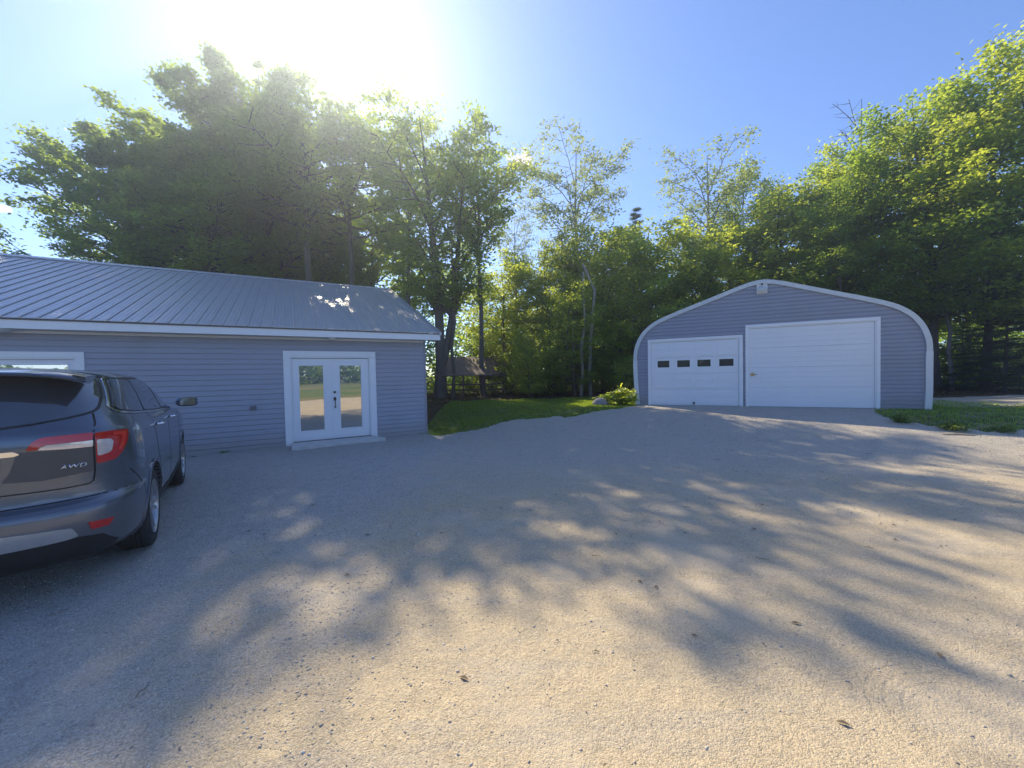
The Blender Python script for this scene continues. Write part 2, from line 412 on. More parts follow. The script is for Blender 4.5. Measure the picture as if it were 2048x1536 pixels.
# eave: fascia, soffit, frieze strip
k = MB(); k.box(SL-.3,3.73,-.425,-.400,2.665,2.845); k.box(SL-.3,3.73,-.43,-.4255,2.82,2.842); k.build('fascia', M['white'], B, bevel=.003)
k = MB(); k.box(SL-.29,3.72,-.398,-.02,2.672,2.684); k.build('soffit', paint('soffit', (.62,.62,.60), .5), B)
k = MB(); k.box(SL,SR-.07,-.05,-.018,2.615,2.668); k.build('frieze_trim', M['white'], B, bevel=.003)
# rake boards (right gable end)
for sgn, wa, wb, za, zb in ((1,-.40,RW,2.70,RZ-.14),(-1,DEP+.4,RW,2.70,RZ-.14)):
    k = MB(); k.add([(3.70,wa,za),(3.70,wb,zb),(3.70,wb,zb+.13),(3.70,wa,za+.13),(3.725,wa,za),(3.725,wb,zb),(3.725,wb,zb+.13),(3.725,wa,za+.13)],
        [(0,1,2,3),(7,6,5,4),(0,4,5,1),(3,2,6,7),(0,3,7,4),(1,5,6,2)]); k.build('rake_board', M['white'], B)
# ribbed roof
xs_, hs_ = [], []
x = SL-.3
while x < 3.74:
    for dx, hh in ((0,0),(.012,.021),(.030,.021),(.042,0),(.095,0),(.10,.004),(.118,.004),(.123,0),(.165,0),(.17,.004),(.188,.004),(.193,0)):
        if x+dx < 3.745: xs_.append(x+dx); hs_.append(hh)
    x += .2286
xs_.append(3.745); hs_.append(0)
def roof_half(w0, z0, w1, z1):
    V = []; F = []; st = [0,.15,.35,.55,.8,1.0]; rng = random.Random(4)
    nx_ = len(xs_); nrm = Vector((0,-(z1-z0),(w1-w0))).normalized()
    if nrm.z < 0: nrm = -nrm
    for f in st:
        for xx, hh in zip(xs_, hs_):
            wv = .0025*math.sin(xx*9.1+f*31)*(1 if 0 < f < 1 else 0)
            V.append((xx, w0+(w1-w0)*f + nrm.y*(hh+wv), z0+(z1-z0)*f + nrm.z*(hh+wv)))
    for j in range(len(st)-1):
        for i in range(nx_-1):
            q = (j*nx_+i, j*nx_+i+1, (j+1)*nx_+i+1, (j+1)*nx_+i); F.append(q if w1 > w0 else q[::-1])
    b = len(V)
    for i in range(nx_): V.append((V[i][0], w0, z0-.012))
    for i in range(nx_-1): F.append((b+i, b+i+1, i+1, i))
    return V, F
k = MB(); k.add(*roof_half(-.46, 2.865, RW, RZ)); k.add(*roof_half(DEP+.46, 2.865, RW, RZ))
rf = k.build('roof', M['roof'], B, fix=False)
k = MB()
k.add([(SL-.3,RW-.16,RZ-.022),(3.76,RW-.16,RZ-.022),(3.76,RW,RZ+.05),(SL-.3,RW,RZ+.05),(3.76,RW+.16,RZ-.022),(SL-.3,RW+.16,RZ-.022)], [(0,1,2,3),(3,2,4,5)])
k.box(SL-.3,3.76,RW-.163,RW-.158,RZ-.042,RZ-.0215)
k.build('ridge_cap', M['roof'], rf, fix=False)
k = MB(); k.box(SL-.3,3.76,-.448,-.431,2.822,2.850); k.build('drip_edge', paint('drip_edge', (.10,.095,.09), .5, .2), rf, bevel=.002)
# rake flashing of the roof
k = MB(); k.add([(3.70,-.46,2.89),(3.757,-.46,2.89),(3.757,RW,RZ+.03),(3.70,RW,RZ+.03),(3.70,-.46,2.80),(3.757,-.46,2.80),(3.757,RW,RZ-.05),(3.70,RW,RZ-.05)], [(0,1,2,3),(1,5,6,2),(0,4,5,1)])
k.build('rake_flashing', M['roof'], rf, fix=False)

def door_frame(parent, x0, x1, z0, z1, tw, y=-.035, name='door_frame', depth=.12, bot=True):
    k = MB()
    k.box(x0,x0+tw,y,.03,z0,z1-tw); k.box(x1-tw,x1,y,.03,z0,z1-tw); k.box(x0,x1,y,.03,z1-tw,z1)
    j = .03; a, b, c = x0+tw, x1-tw, z1-tw            # inner jamb step
    k.box(a,a+j,y+.018,depth,z0+.02,c-j); k.box(b-j,b,y+.018,depth,z0+.02,c-j); k.box(a,b,y+.018,depth,c-j,c)
    return k.build(name, M['white'], parent, bevel=.004)
fr = door_frame(B, -.14, 2.02, -.02, 2.34, .145)
k = MB(); k.box(-.0,1.88,-.05,.12,.045,.075); k.build('threshold', M['bronze'], fr, bevel=.003)
def glazed_door(parent, x0, x1, gx0, gx1, gz0, gz1, z0, z1, y=.03, mat='door_white'):
    k = MB(); d = .045
    k.box(x0,gx0,y,y+d,z0,z1); k.box(gx1,x1,y,y+d,z0,z1); k.box(gx0,gx1,y,y+d,z0,gz0); k.box(gx0,gx1,y,y+d,gz1,z1)
    b = .022                                             # glazing bead standing proud of the slab
    for bx in ((gx0-b,gx0+.004,gz0-b,gz1+b),(gx1-.004,gx1+b,gz0-b,gz1+b),(gx0+.004,gx1-.004,gz0-b,gz0+.004),(gx0+.004,gx1-.004,gz1-.004,gz1+b)):
        k.box(bx[0],bx[1],y-.010,y-.0005,bx[2],bx[3])
    D = k.build('door', M[mat], parent, bevel=.003)
    g = MB(); g.box(gx0-.002,gx1+.002,y+.016,y+.022,gz0-.002,gz1+.002); g.build('glass_pane', M['door_glass'], D)
    return D
D1 = glazed_door(B, .038, .922, .19, .735, .33, 1.975, .078, 2.155)
D2 = glazed_door(B, .928, 1.842, 1.12, 1.645, .33, 1.975, .078, 2.155)
k = MB(); k.box(.918,.936,.018,.0295,.078,2.155); k.build('astragal', M['door_white'], D1, bevel=.002)
# handle set on the meeting stile of the right door
k = MB(); hx = .992
k.lathe([(0,-.03),(.024,-.03),(.030,-.022),(.030,0)], 20, 'y')
o = k.build('deadbolt', M['bronze'], D2, smooth=True, loc=(hx,.028,1.285))
k = MB()
pl = [(hx+.030*math.cos(t), 1.11+.052*math.sin(t)) for t in np.linspace(0,2*math.pi,20,endpoint=False)]
k.prism(pl, .012, .0295)
k.tube([(hx,.012,1.10),(hx,-.035,1.085),(hx,-.045,1.03),(hx+.004,-.046,.96),(hx+.004,-.035,.905),(hx+.004,.005,.895)], [.010,.011,.010,.009,.010,.012], 10)
k.box(hx-.014,hx+.014,-.03,.01,1.125,1.133)
k.add(*(lambda n=14: ([(hx+.004+.019*math.cos(2*math.pi*i/n), yy_, .893+.024*math.sin(2*math.pi*i/n)) for yy_ in (.006,.0295) for i in range(n)], [tuple(range(n)), tuple(range(n,2*n))[::-1]]+[(i,i+n,(i+1)%n+n,(i+1)%n) for i in range(n)]))())
k.build('handle', M['bronze'], D2, smooth=True)

# glazed doors at the left, mostly behind the vehicle
fr2 = door_frame(B, -7.3, -3.56, .0, 2.27, .12)
for x0 in (-7.15, -5.99, -4.83):
    glazed_door(B, x0, x0+1.12, x0+.10, x0+1.02, .25, 2.02, .05, 2.115)
# outlet cover, eave lights
k = MB(); k.box(-.84,-.72,-.05,-.012,.93,1.03); k.box(-.825,-.735,-.058,-.05,.94,1.02)
k.build('outlet_cover', paint('grey_box', (.16,.16,.18), .5), B, bevel=.004)
for sx, rad in ((.95,.085), (-4.62,.20)):
    k = MB(); k.lathe([(0,-.075),(rad*.6,-.072),(rad*.92,-.055),(rad,-.03),(rad,0),(0,0)], 28, 'z')
    L_ = k.build('ceiling_light', M['lens'], B, smooth=True, loc=(sx,-.22,2.671))
    k = MB(); k.lathe([(rad*1.001,-.022),(rad*1.08,-.02),(rad*1.08,0),(rad*.9,0)], 28, 'z'); k.build('light_rim', M['plastic_white'], L_, smooth=True)

# step slab
k = MB(); st_pts = [(-.02,-.06),(1.92,-.06),(2.12,-.62),(-.02,-.74)]
k.add([(x,y,-.03) for x,y in st_pts]+[(x,y,.072) for x,y in st_pts], [(3,2,1,0),(4,5,6,7),(0,1,5,4),(1,2,6,5),(2,3,7,6),(3,0,4,7)])
stp = k.build('door_step', M['concrete'], None, bevel=.012); stp.location = (lp.x,lp.y,0); stp.rotation_euler = (0,0,math.atan2(ld.y,ld.x))
tag(stp, 'thin concrete step slab in front of the white double doors', 'step')

# ---- garage
G = empty('garage', (gq.x,gq.y,.5), math.atan2(gd.y,gd.x), 'grey arched steel garage with white rim, a small and a large white overhead door', 'garage')
outl = [(7.16,0),(7.18,.5),(7.18,1.15),(7.18,1.66),(7.15,1.93),(7.05,2.24),(6.88,2.52),(6.69,2.71),(6.46,2.87),(6.20,2.99),(5.74,3.165),(5.13,3.375),(4.49,3.60),(4.05,3.755),(3.75,3.85),(3.52,3.90),(3.35,3.915)]
outl = outl + [(6.70-x, z) for x, z in outl[-2::-1]]
outl[-1] = (-.42,0); outl[-2] = (-.45,.5)
# smooth the outline with a Catmull-Rom pass
def catmull(P, n=4):
    Q = []
    for i in range(len(P)-1):
        p0, p1, p2, p3 = P[max(i-1,0)], P[i], P[i+1], P[min(i+2,len(P)-1)]
        for j in range(n):
            t = j/n; Q.append(tuple(.5*((2*p1[c])+(-p0[c]+p2[c])*t+(2*p0[c]-5*p1[c]+4*p2[c]-p3[c])*t*t+(-p0[c]+3*p1[c]-3*p2[c]+p3[c])*t**3) for c in range(len(p1))))
    return Q+[P[-1]]
OUT = catmull(outl, 4)
def inset(P, d):
    Q = []
    for i, p in enumerate(P):
        a = Vector(P[max(i-1,0)]); b = Vector(P[min(i+1,len(P)-1)]); t = (b-a).normalized()
        Q.append((p[0]-t.y*d, p[1]+t.x*d))
    return Q
INN = inset(OUT, .125)
half = len(OUT)//2
rz_ = np.array([p[1] for p in INN]); rx_ = np.array([p[0] for p in INN]); top = int(np.argmax(rz_))
def g_hi(z): return float(np.interp(z, rz_[:top+1], rx_[:top+1]))+.012
def g_lo(z): return float(np.interp(z, rz_[top:][::-1], rx_[top:][::-1]))-.012
m = siding(g_lo, g_hi, .0, float(rz_[top]), [(.006,2.834,-1,2.254),(2.915,6.125,-1,2.544)], .114, dutch=True)
m.build('wall', M['siding_g'], G, fix=False)
# steel rim around the front
def rim(Pi, Po, y0, y1):
    n = len(Po); V = [(x,y0,z) for x,z in Pi]+[(x,y0,z) for x,z in Po]+[(x,y1,z) for x,z in Po]+[(x,y1,z) for x,z in Pi]
    F = []
    for i in range(n-1):
        for a, b in ((0,1),(1,2),(2,3),(3,0)): F.append((a*n+i, a*n+i+1, b*n+i+1, b*n+i))
    F += [(0,n,2*n,3*n),(n-1,4*n-1,3*n-1,2*n-1)]
    return V, F
lowi = [i for i, p in enumerate(OUT) if i < half and p[1] < 1.60][-1]
cutL = len(OUT)-1-lowi
k = MB(); k.add(*rim(INN[lowi:cutL+1], OUT[lowi:cutL+1], -.06, .05)); k.build('roof_trim', paint('rim_steel', (.60,.61,.60), .45, .25, .12, 7), G, smooth=True)
for sl_ in (slice(0,lowi+1), slice(cutL,len(OUT))):
    k = MB(); k.add(*rim(inset(OUT,.135)[sl_], inset(OUT,-.006)[sl_], -.064, .05)); k.build('side_trim', paint('side_trim_white', (.70,.71,.70), .45, .05, .08, 5), G, smooth=True)
# corrugated arch shell behind it
st = []; yv = .05; q = 0
while yv < 10.5: st.append((yv, -.03 if q % 2 == 0 else -.10)); st.append((yv+.10, -.03 if q % 2 == 0 else -.10)); yv += .20; q += 1
V = []; n = len(OUT)
for yy_, off in st: V += [(x,yy_,z) for x, z in inset(OUT, -off if False else abs(off)-.02)]
F = [(j*n+i, (j+1)*n+i, (j+1)*n+i+1, j*n+i+1) for j in range(len(st)-1) for i in range(n-1)]
k = MB(); k.add(V, F); k.add([(x,10.49,z) for x,z in INN], [tuple(range(len(INN)))]); k.build('arched_roof', M['steel'], G, fix=False)
# dark back of the front wall
k = MB(); k.add([(x,.045,z) for x,z in inset(OUT,.06)], [tuple(range(len(OUT)))]); k.build('wall_backing', M['black'], G, fix=False)
k = MB(); k.box(-.05,6.15,-.25,.04,-.16,-.012); k.build('door_sill', M['concrete'], G, bevel=.01)
door_frame(G, .0, 2.84, -.005, 2.26, .085, name='door_frame', y=-.045, depth=.035)
door_frame(G, 2.91, 6.13, -.005, 2.55, .085, name='door_frame', y=-.045, depth=.035)
def panel_door(x0, x1, z1, rows, cols, label, wins=None, flush=False):
    k = MB(); rowh = z1/rows; y = .0; dpt = .03
    ops = wins or []
    for r in range(rows):
        za, zb = r*rowh+.006, (r+1)*rowh-.006
        row = [o for o in ops if za < (o[2]+o[3])/2 < zb]
        if row:
            xs2 = [x0]; 
            for o in row: xs2 += [o[0], o[1]]
            xs2.append(x1)
            for i in range(0, len(xs2), 2): k.box(xs2[i], xs2[i+1], y, y+dpt, za, zb)
            for o in row: k.box(o[0],o[1],y,y+dpt,za,o[2]); k.box(o[0],o[1],y,y+dpt,o[3],zb)
        else: k.box(x0,x1,y,y+dpt,za,zb)
        k.box(x0,x1,y+.014,y+dpt-.002,zb,zb+.012)
        cw = (x1-x0)/cols                              # raised stamped panels
        for c in range(cols):
            if flush:
                for q in range(1,4): k.box(x0+.012,x1-.012,y-.006,y-.0002,za+(zb-za)*q/4-.003,za+(zb-za)*q/4+.003)
                break
            a, b = x0+c*cw+.07, x0+(c+1)*cw-.07
            if not row:
                mz = (za+zb)/2
                for pa, pb in ((za+.05,mz-.025),(mz+.025,zb-.05)): k.box(a,b,y-.012,y-.0003,pa,pb)
    D = k.build('garage_door', M['door_white'], G, bevel=.0025)
    tag(D, label)
    return D
wz0, wz1 = 1.275, 1.53
wins = [(.30,.70,wz0,wz1),(.92,1.335,wz0,wz1),(1.535,1.95,wz0,wz1),(2.17,2.60,wz0,wz1)]
GD1 = panel_door(.118, 2.722, 2.14, 4, 4, 'small white panelled overhead door with four windows', wins)
for a, b, c, d in wins:
    k = MB(); k.box(a+.004,b-.004,.012,.017,c+.004,d-.004); g = k.build('glass_pane', M['garage_glass'], GD1)
    k = MB(); f_ = .014
    k.box(a-.012,a+f_,-.006,.011,c-.012,d+.012); k.box(b-f_,b+.012,-.006,.011,c-.012,d+.012); k.box(a+f_,b-f_,-.006,.011,c-.012,c+f_); k.box(a+f_,b-f_,-.006,.011,d-f_,d+.012)
    k.build('window_frame', M['white'], GD1, bevel=.002)
k = MB(); k.box(1.41,1.455,-.03,-.0055,.05,.12); k.box(1.42,1.445,-.045,-.03,.035,.09); k.build('latch', M['bronze'], GD1, bevel=.003)
k = MB(); k.box(.12,2.72,-.012,.028,-.011,.0035); k.build('rubber_seal', M['black'], GD1)
GD2 = panel_door(3.028, 6.012, 2.43, 4, 1, 'large white overhead door with fine ribs', None, True)
k = MB(); k.box(3.03,6.01,-.012,.028,-.011,.0035); k.build('rubber_seal', M['black'], GD2)
k = MB(); k.lathe([(0,-.028),(.045,-.026),(.055,-.015),(.055,0),(0,0)], 20, 'y'); 
k.tube([(0,-.03,0),(.0,-.05,0),(.08,-.055,-.004),(.13,-.052,-.006)], [.014,.014,.012,.009], 8)
h = k.build('handle', paint('brass', (.55,.42,.22), .3, .9, .1), GD2, smooth=True, loc=(3.10,-.003,1.005))
# flood light near the top of the gable
k = MB(); k.box(3.215,3.50,-.04,-.0165,3.49,3.79); FL = k.build('flood_light', M['plastic_white'], G, bevel=.012)
k = MB(); k.add([(3.275,-.045,3.73),(3.44,-.045,3.73),(3.49,-.20,3.60),(3.225,-.20,3.60),(3.275,-.045,3.70),(3.44,-.045,3.70),(3.48,-.17,3.53),(3.235,-.17,3.53)],
    [(0,1,2,3),(4,7,6,5),(0,4,5,1),(1,5,6,2),(2,6,7,3),(3,7,4,0)]); k.build('lamp_hood', M['lens'], FL, bevel=.012)
k = MB(); k.tube([(3.357,-.04,3.76),(3.357,-.09,3.775)], [.022,.026], 12); k.build('sensor', M['bronze'], FL, smooth=True)

# ------------------------------------------------------------------ the parked vehicle
hd = R(36); cF = Vector((-math.sin(hd), math.cos(hd))); cR = Vector((math.cos(hd), math.sin(hd)))
co = Vector((-3.69,3.90)) + cF*1.32 - cR*.975
CAR = empty('parked_suv', (co.x,co.y,0), R(90)+hd, 'dark grey SUV parked at an angle in front of the long building, tailgate towards us', 'car')
def pchip(xk, yk, x):
    xk = np.array(xk,float); yk = np.array(yk,float); h = np.diff(xk); dl = np.diff(yk)/h
    m_ = np.zeros(len(xk)); m_[0] = dl[0]; m_[-1] = dl[-1]
    for i in range(1,len(xk)-1):
        if dl[i-1]*dl[i] > 0:
            w1 = 2*h[i]+h[i-1]; w2 = h[i]+2*h[i-1]; m_[i] = (w1+w2)/(w1/dl[i-1]+w2/dl[i])
    j = np.clip(np.searchsorted(xk, x)-1, 0, len(h)-1); t = (x-xk[j])/h[j]
    return (2*t**3-3*t**2+1)*yk[j]+(t**3-2*t**2+t)*h[j]*m_[j]+(-2*t**3+3*t**2)*yk[j+1]+(t**3-t**2)*h[j]*m_[j+1]
tab = np.array([
 #  z    rear   front  half   n
 [.24,-2.18, 2.20, .900,3.4],[.34,-2.37, 2.36, .955,3.6],[.46,-2.44, 2.44, .980,3.7],[.60,-2.465,2.47, .993,3.7],
 [.70,-2.46, 2.47, .997,3.6],[.735,-2.43,2.47, .997,3.5],[.765,-2.385,2.47,.996,3.4],[.90,-2.375,2.47, .994,3.4],
 [1.00,-2.38,2.46, .992,3.4],[1.10,-2.385,2.40,.987,3.4],[1.18,-2.39,2.20,.977,3.4],[1.24,-2.385,1.75,.965,3.4],
 [1.28,-2.375,1.42,.950,3.4],[1.32,-2.355,1.30,.928,3.4],[1.37,-2.33,1.18,.900,3.4],[1.50,-2.26,.93,.855,3.4],
 [1.62,-2.19, .62, .805,3.3],[1.70,-2.14,.35, .755,3.2],[1.74,-2.09,.15,.69,3.0],[1.765,-2.02,-.02,.58,2.8],
 [1.782,-1.85,-.3,.38,2.6],[1.787,-1.4,-.8,.06,2.4]])
zz = np.concatenate([np.linspace(.24,.70,14), np.linspace(.715,.80,9), np.linspace(.84,1.08,9), np.linspace(1.10,1.38,22), np.linspace(1.41,1.66,12), np.linspace(1.68,1.787,14)])
cols = [pchip(tab[:,0], tab[:,i], zz) for i in range(1,5)]
A = 26; NS = 26
V = []; 
for z, xr, xf, hw, ne in zip(zz, *cols):
    Lr = min(.95, (xf-xr)*.46); Lf = min(.95, (xf-xr)*.46); xa, xb = xr+Lr, xf-Lf
    half_ = []
    for i in range(A):                                    # rear quarter, centre -> right side
        t = (math.pi/2)*(i/(A-1)); c, s_ = math.cos(t), math.sin(t)
        half_.append((xa-Lr*max(c,0)**(2/ne), hw*max(s_,0)**(2/ne)))
    for i in range(1,NS): u = i/NS; half_.append((xa+(xb-xa)*u, hw*(1-.012*max(0,u-.5)*2)))
    for i in range(A):
        t = (math.pi/2)*(1-i/(A-1)); c, s_ = math.cos(t), math.sin(t)
        half_.append((xb+Lf*max(c,0)**(2/2.7), hw*.988*max(s_,0)**(2/2.7)))
    # crease and tumblehome of the doors
    ring = [(x_, -y_) for x_, y_ in half_] + [(x_, y_) for x_, y_ in half_[-2:0:-1]]
    V += [(x_, y_, z) for x_, y_ in ring]
NR = len(ring); F = [(j*NR+i, j*NR+(i+1)%NR, (j+1)*NR+(i+1)%NR, (j+1)*NR+i) for j in range(len(zz)-1) for i in range(NR)]
F += [tuple(range(NR))[::-1], tuple(range((len(zz)-1)*NR, len(zz)*NR))]
def car_paint():
    t = NT('dark_grey_metallic_paint'); o = t.obj()
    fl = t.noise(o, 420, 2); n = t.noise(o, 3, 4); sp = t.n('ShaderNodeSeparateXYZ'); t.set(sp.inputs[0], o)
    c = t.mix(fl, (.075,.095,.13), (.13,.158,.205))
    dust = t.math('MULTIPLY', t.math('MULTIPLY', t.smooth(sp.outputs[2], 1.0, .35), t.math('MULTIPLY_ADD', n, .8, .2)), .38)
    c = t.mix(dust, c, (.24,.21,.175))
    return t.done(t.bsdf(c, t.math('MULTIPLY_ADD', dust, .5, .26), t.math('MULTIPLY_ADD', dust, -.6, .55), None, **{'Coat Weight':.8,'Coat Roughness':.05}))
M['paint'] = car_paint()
bme = mesh(V, F, 'body', True); bm = bmesh.new(); bm.from_mesh(bme); bmesh.ops.recalc_face_normals(bm, faces=bm.faces); 
bvh = BVHTree.FromBMesh(bm); bm.to_mesh(bme); bm.free()
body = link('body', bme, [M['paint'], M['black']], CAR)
WX = (-1.32, 1.50); WR = .385
cut = MB()
for wx in WX:
    for sg in (-1,1):
        c = MB(); pts = [(wx+.445*math.cos(t), .40+.435*math.sin(t)) for t in np.linspace(0,2*math.pi,48,endpoint=False)]
        cut.prism(pts, sg*.62, sg*1.3)
cme = mesh(cut.V, cut.F, 'cut'); bm = bmesh.new(); bm.from_mesh(cme); bmesh.ops.recalc_face_normals(bm, faces=bm.faces); bm.to_mesh(cme); bm.free()
cme.materials.append(M['black']); cut_o = bpy.data.objects.new('cut', cme); COL.objects.link(cut_o); cut_o.parent = CAR
md = body.modifiers.new('b', 'BOOLEAN'); md.object = cut_o; md.operation = 'DIFFERENCE'; md.solver = 'EXACT'
md.material_mode = 'TRANSFER'
bpy.context.view_layer.update()
dg_ = bpy.context.evaluated_depsgraph_get()
nme = bpy.data.meshes.new_from_object(body.evaluated_get(dg_), depsgraph=dg_)
body.modifiers.clear(); body.data = nme; bpy.data.objects.remove(cut_o)
nme.polygons.foreach_set('use_smooth', [True]*len(nme.polygons)); nme.set_sharp_from_angle(angle=R(32))

def patch(name, outline, O, U, D, mat, parent, off=.003, thick=.012, step=.05, bulge=0., smooth=True):
    """a panel with this outline (in the plane O + U a + Z b), laid on the body along D"""
    O, U, D = Vector(O), Vector(U).normalized(), Vector(D).normalized()
    bm = bmesh.new(); vs = [bm.verts.new((a, 0, b)) for a, b in outline]; bm.faces.new(vs)
    la = [p[0] for p in outline]; lb = [p[1] for p in outline]
    def cuts(lo_, hi_, ax):
        n = int((hi_-lo_)/step)
        for i in range(1, n+1):
            c = lo_+(hi_-lo_)*i/(n+1); pc = Vector((c,0,0)) if ax == 0 else Vector((0,0,c)); pn = Vector((1,0,0)) if ax == 0 else Vector((0,0,1))
            bmesh.ops.bisect_plane(bm, geom=bm.verts[:]+bm.edges[:]+bm.faces[:], plane_co=pc, plane_no=pn)
    cuts(min(la), max(la), 0); cuts(min(lb), max(lb), 1)
    ca, cb = sum(la)/len(la), sum(lb)/len(lb)
    nrm = {}
    for v in bm.verts:
        p = O + U*v.co.x + Vector((0,0,1))*v.co.z
        h = bvh.ray_cast(p - D*3, D)
        if h[0] is None: h = bvh.find_nearest(p)
        q, n_ = h[0], h[1]
        if n_.dot(D) > 0: n_ = -n_
        v.co = q + n_*off; nrm[v.index] = n_
    bm.verts.ensure_lookup_table(); bm.normal_update()
    for f in bm.faces:
        if f.normal.dot(D) > 0: f.normal_flip()
    be = [e for e in bm.edges if e.is_boundary]
    r = bmesh.ops.extrude_edge_only(bm, edges=be)
    for v in [g_ for g_ in r['geom'] if isinstance(g_, bmesh.types.BMVert)]: v.co += D*thick
    me = bpy.data.meshes.new(name); bm.to_mesh(me); bm.free()
    if smooth:
        me.polygons.foreach_set('use_smooth', [True]*len(me.polygons)); me.set_sharp_from_angle(angle=R(40))
    return link(name, me, mat, parent)
def rear(name, ol, mat, parent=None, **kw):               # outline: (to the right of centre, height)
    return patch(name, ol, (-4,0,0), (0,-1,0), (1,0,0), mat, parent or CAR, **kw)
def side(name, ol, mat, sg=-1, parent=None, **kw):        # outline: (forward, height)
    return patch(name, ol, (0,4*sg,0), (1,0,0), (0,-sg,0), mat, parent or CAR, **kw)
def strip(name, pts, wd, mat, fn, parent=None, **kw):
    """thin line along pts laid on the body with fn (rear or side)"""
    L_, R_ = [], []
    for i, p in enumerate(pts):
        a = Vector(pts[max(i-1,0)]); b = Vector(pts[min(i+1,len(pts)-1)]); t = (b-a).normalized()
        L_.append((p[0]-t.y*wd/2, p[1]+t.x*wd/2)); R_.append((p[0]+t.y*wd/2, p[1]-t.x*wd/2))
    return fn(name, L_+R_[::-1], mat, parent=parent, **kw)
def rnd(poly, r=.03, n=4):
    """round the corners of an outline"""
    out = []; m_ = len(poly)
    for i in range(m_):
        p = Vector(poly[i]); a = Vector(poly[i-1]); b = Vector(poly[(i+1)%m_])
        da, db = (a-p), (b-p); rr = min(r, da.length*.45, db.length*.45)
        s_, e_ = p+da.normalized()*rr, p+db.normalized()*rr
        for k_ in range(n+1):
            t = k_/n; out.append(tuple(s_*(1-t)**2 + p*2*t*(1-t) + e_*t*t))
    return out
M['gap'] = paint('panel_gap', (.006,.006,.007), .8)
M['red'] = paint('red_lens', (.50,.012,.015), .12, 0, .15, 30, **{'Coat Weight':1.0,'Coat Roughness':.03})
M['clear_lens'] = paint('clear_lens', (.66,.60,.58), .12, .35, .25, 60, **{'Coat Weight':1.0})
M['silver'] = paint('silver_trim', (.50,.52,.53), .32, .7, .1, 9)
M['lower_grey'] = paint('ground_reflection_grey', (.085,.08,.078), .55, 0, .3, 6)  # ground reflected in the tailgate paint, put into the colour as an even grey
GLS = M['car_glass']
TAIL_PARTS = True
def mirr(half_pts):                                       # half outline for right side, top to bottom -> closed symmetric outline
    return half_pts + [(-a, b) for a, b in half_pts[::-1] if abs(a) > 1e-6]
# tailgate glass with black surround
rear('rear_window_surround', rnd(mirr([(0,1.712),(.50,1.706),(.665,1.690),(.722,1.672),(.758,1.58),(.772,1.50),(.768,1.425),(.725,1.398),(.62,1.372),(.46,1.342),(.30,1.326),(0,1.318)]),.02), M['black'], off=.002)
rear('rear_window', rnd(mirr([(0,1.70),(.50,1.694),(.655,1.678),(.708,1.66),(.742,1.575),(.755,1.503),(.751,1.436),(.711,1.409),(.616,1.383),(.457,1.355),(.30,1.338),(0,1.33)]),.03), GLS, off=.006, bulge=.01)
# wiper
wp = MB(); wp.tube([(-2.43,.02,1.33),(-2.425,-.10,1.385),(-2.40,-.30,1.405)], [.012,.009,.006], 8); wp.build('rear_wiper', M['black'], CAR, smooth=True)
# seams of the tailgate, bumper and doors
seam = [(.742,1.405),(.762,1.33),(.765,1.15),(.766,.96),(.757,.880),(.733,.862),(.60,.858),(.328,.866),(0,.872)]
for sg in (1,-1): strip('panel_gap', [(sg*a,b) for a,b in seam], .009, M['gap'], rear, off=.0012, thick=.002)
strip('panel_gap', [(-.96,.764),(-.6,.764),(0,.764),(.6,.764),(.96,.764)][::1], .008, M['gap'], rear, off=.001, thick=.002)
Dc = Vector((.8,.6,0))
def corner(name, pts3, mat, sg=-1, parent=None, **kw):
    """outline given as body points near the rear corner, laid on along the corner diagonal"""
    O = Vector((-2.2,.8*sg,0)); U = Vector((.6,.8*sg,0)); D = Vector((.8,-.6*sg,0))
    ol = [((Vector((p[0],sg*abs(p[1]),0))-O).dot(U), p[2]) for p in pts3]
    return patch(name, rnd(ol,.02), O, U, D, mat, parent or CAR, **kw)
for sg in (-1,1):
    lab = None
    ct = corner('tail_light', [(-2.229,.768,1.252),(-2.118,.855,1.252),(-1.982,.918,1.246),(-2.000,.918,1.20),(-2.03,.918,1.15),(-2.092,.895,1.064),(-2.146,.86,1.018),(-2.234,.772,1.006)], M['red'], sg, off=.006, step=.03)
    corner('reversing_lens', [(-2.229,.775,1.198),(-2.165,.840,1.192),(-2.150,.855,1.17),(-2.166,.845,1.095),(-2.18,.83,1.082),(-2.232,.778,1.066)], M['clear_lens'], sg, ct, off=.0095, step=.03)
    corner('lens_edge', [(-2.14,.858,1.24),(-2.02,.912,1.232),(-2.05,.905,1.15),(-2.10,.888,1.09),(-2.12,.872,1.09),(-2.09,.889,1.16),(-2.07,.895,1.21),(-2.14,.855,1.215)], paint('bright_red_lens', (.75,.05,.04), .1, 0, .1, 30, **{'Coat Weight':1.}), sg, ct, off=.009, step=.03)
    bar = rear('tailgate_light', rnd([(sg*a,b) for a,b in ((.452,1.168),(.480,1.226),(.522,1.253),(.62,1.256),(.758,1.256),(.758,1.199),(.545,1.199),(.515,1.185),(.503,1.168))][::sg],.012), M['red'], off=.010, step=.03)
    rear('clear_strip', rnd([(sg*a,b) for a,b in ((.507,1.167),(.519,1.184),(.547,1.197),(.758,1.197),(.758,1.150),(.62,1.156))][::sg],.006), M['clear_lens'], parent=bar, off=.010, step=.03)
    rear('tail_panel', rnd([(sg*a,b) for a,b in ((.415,1.162),(.375,1.02),(.335,.955),(.52,.938),(.759,.960),(.759,1.146),(.62,1.152))][::sg],.012), M['lower_grey'], off=.004)
    rear('reflector', rnd([(sg*a,b) for a,b in ((.740,.586),(.862,.570),(.835,.518),(.752,.522))][::sg],.01), M['red'], off=.007, step=.02)
rear('plate_recess', rnd(mirr([(0,1.135),(.31,1.13),(.34,1.10),(.325,.965),(.29,.945),(0,.945)]),.02), M['black'], off=.004)
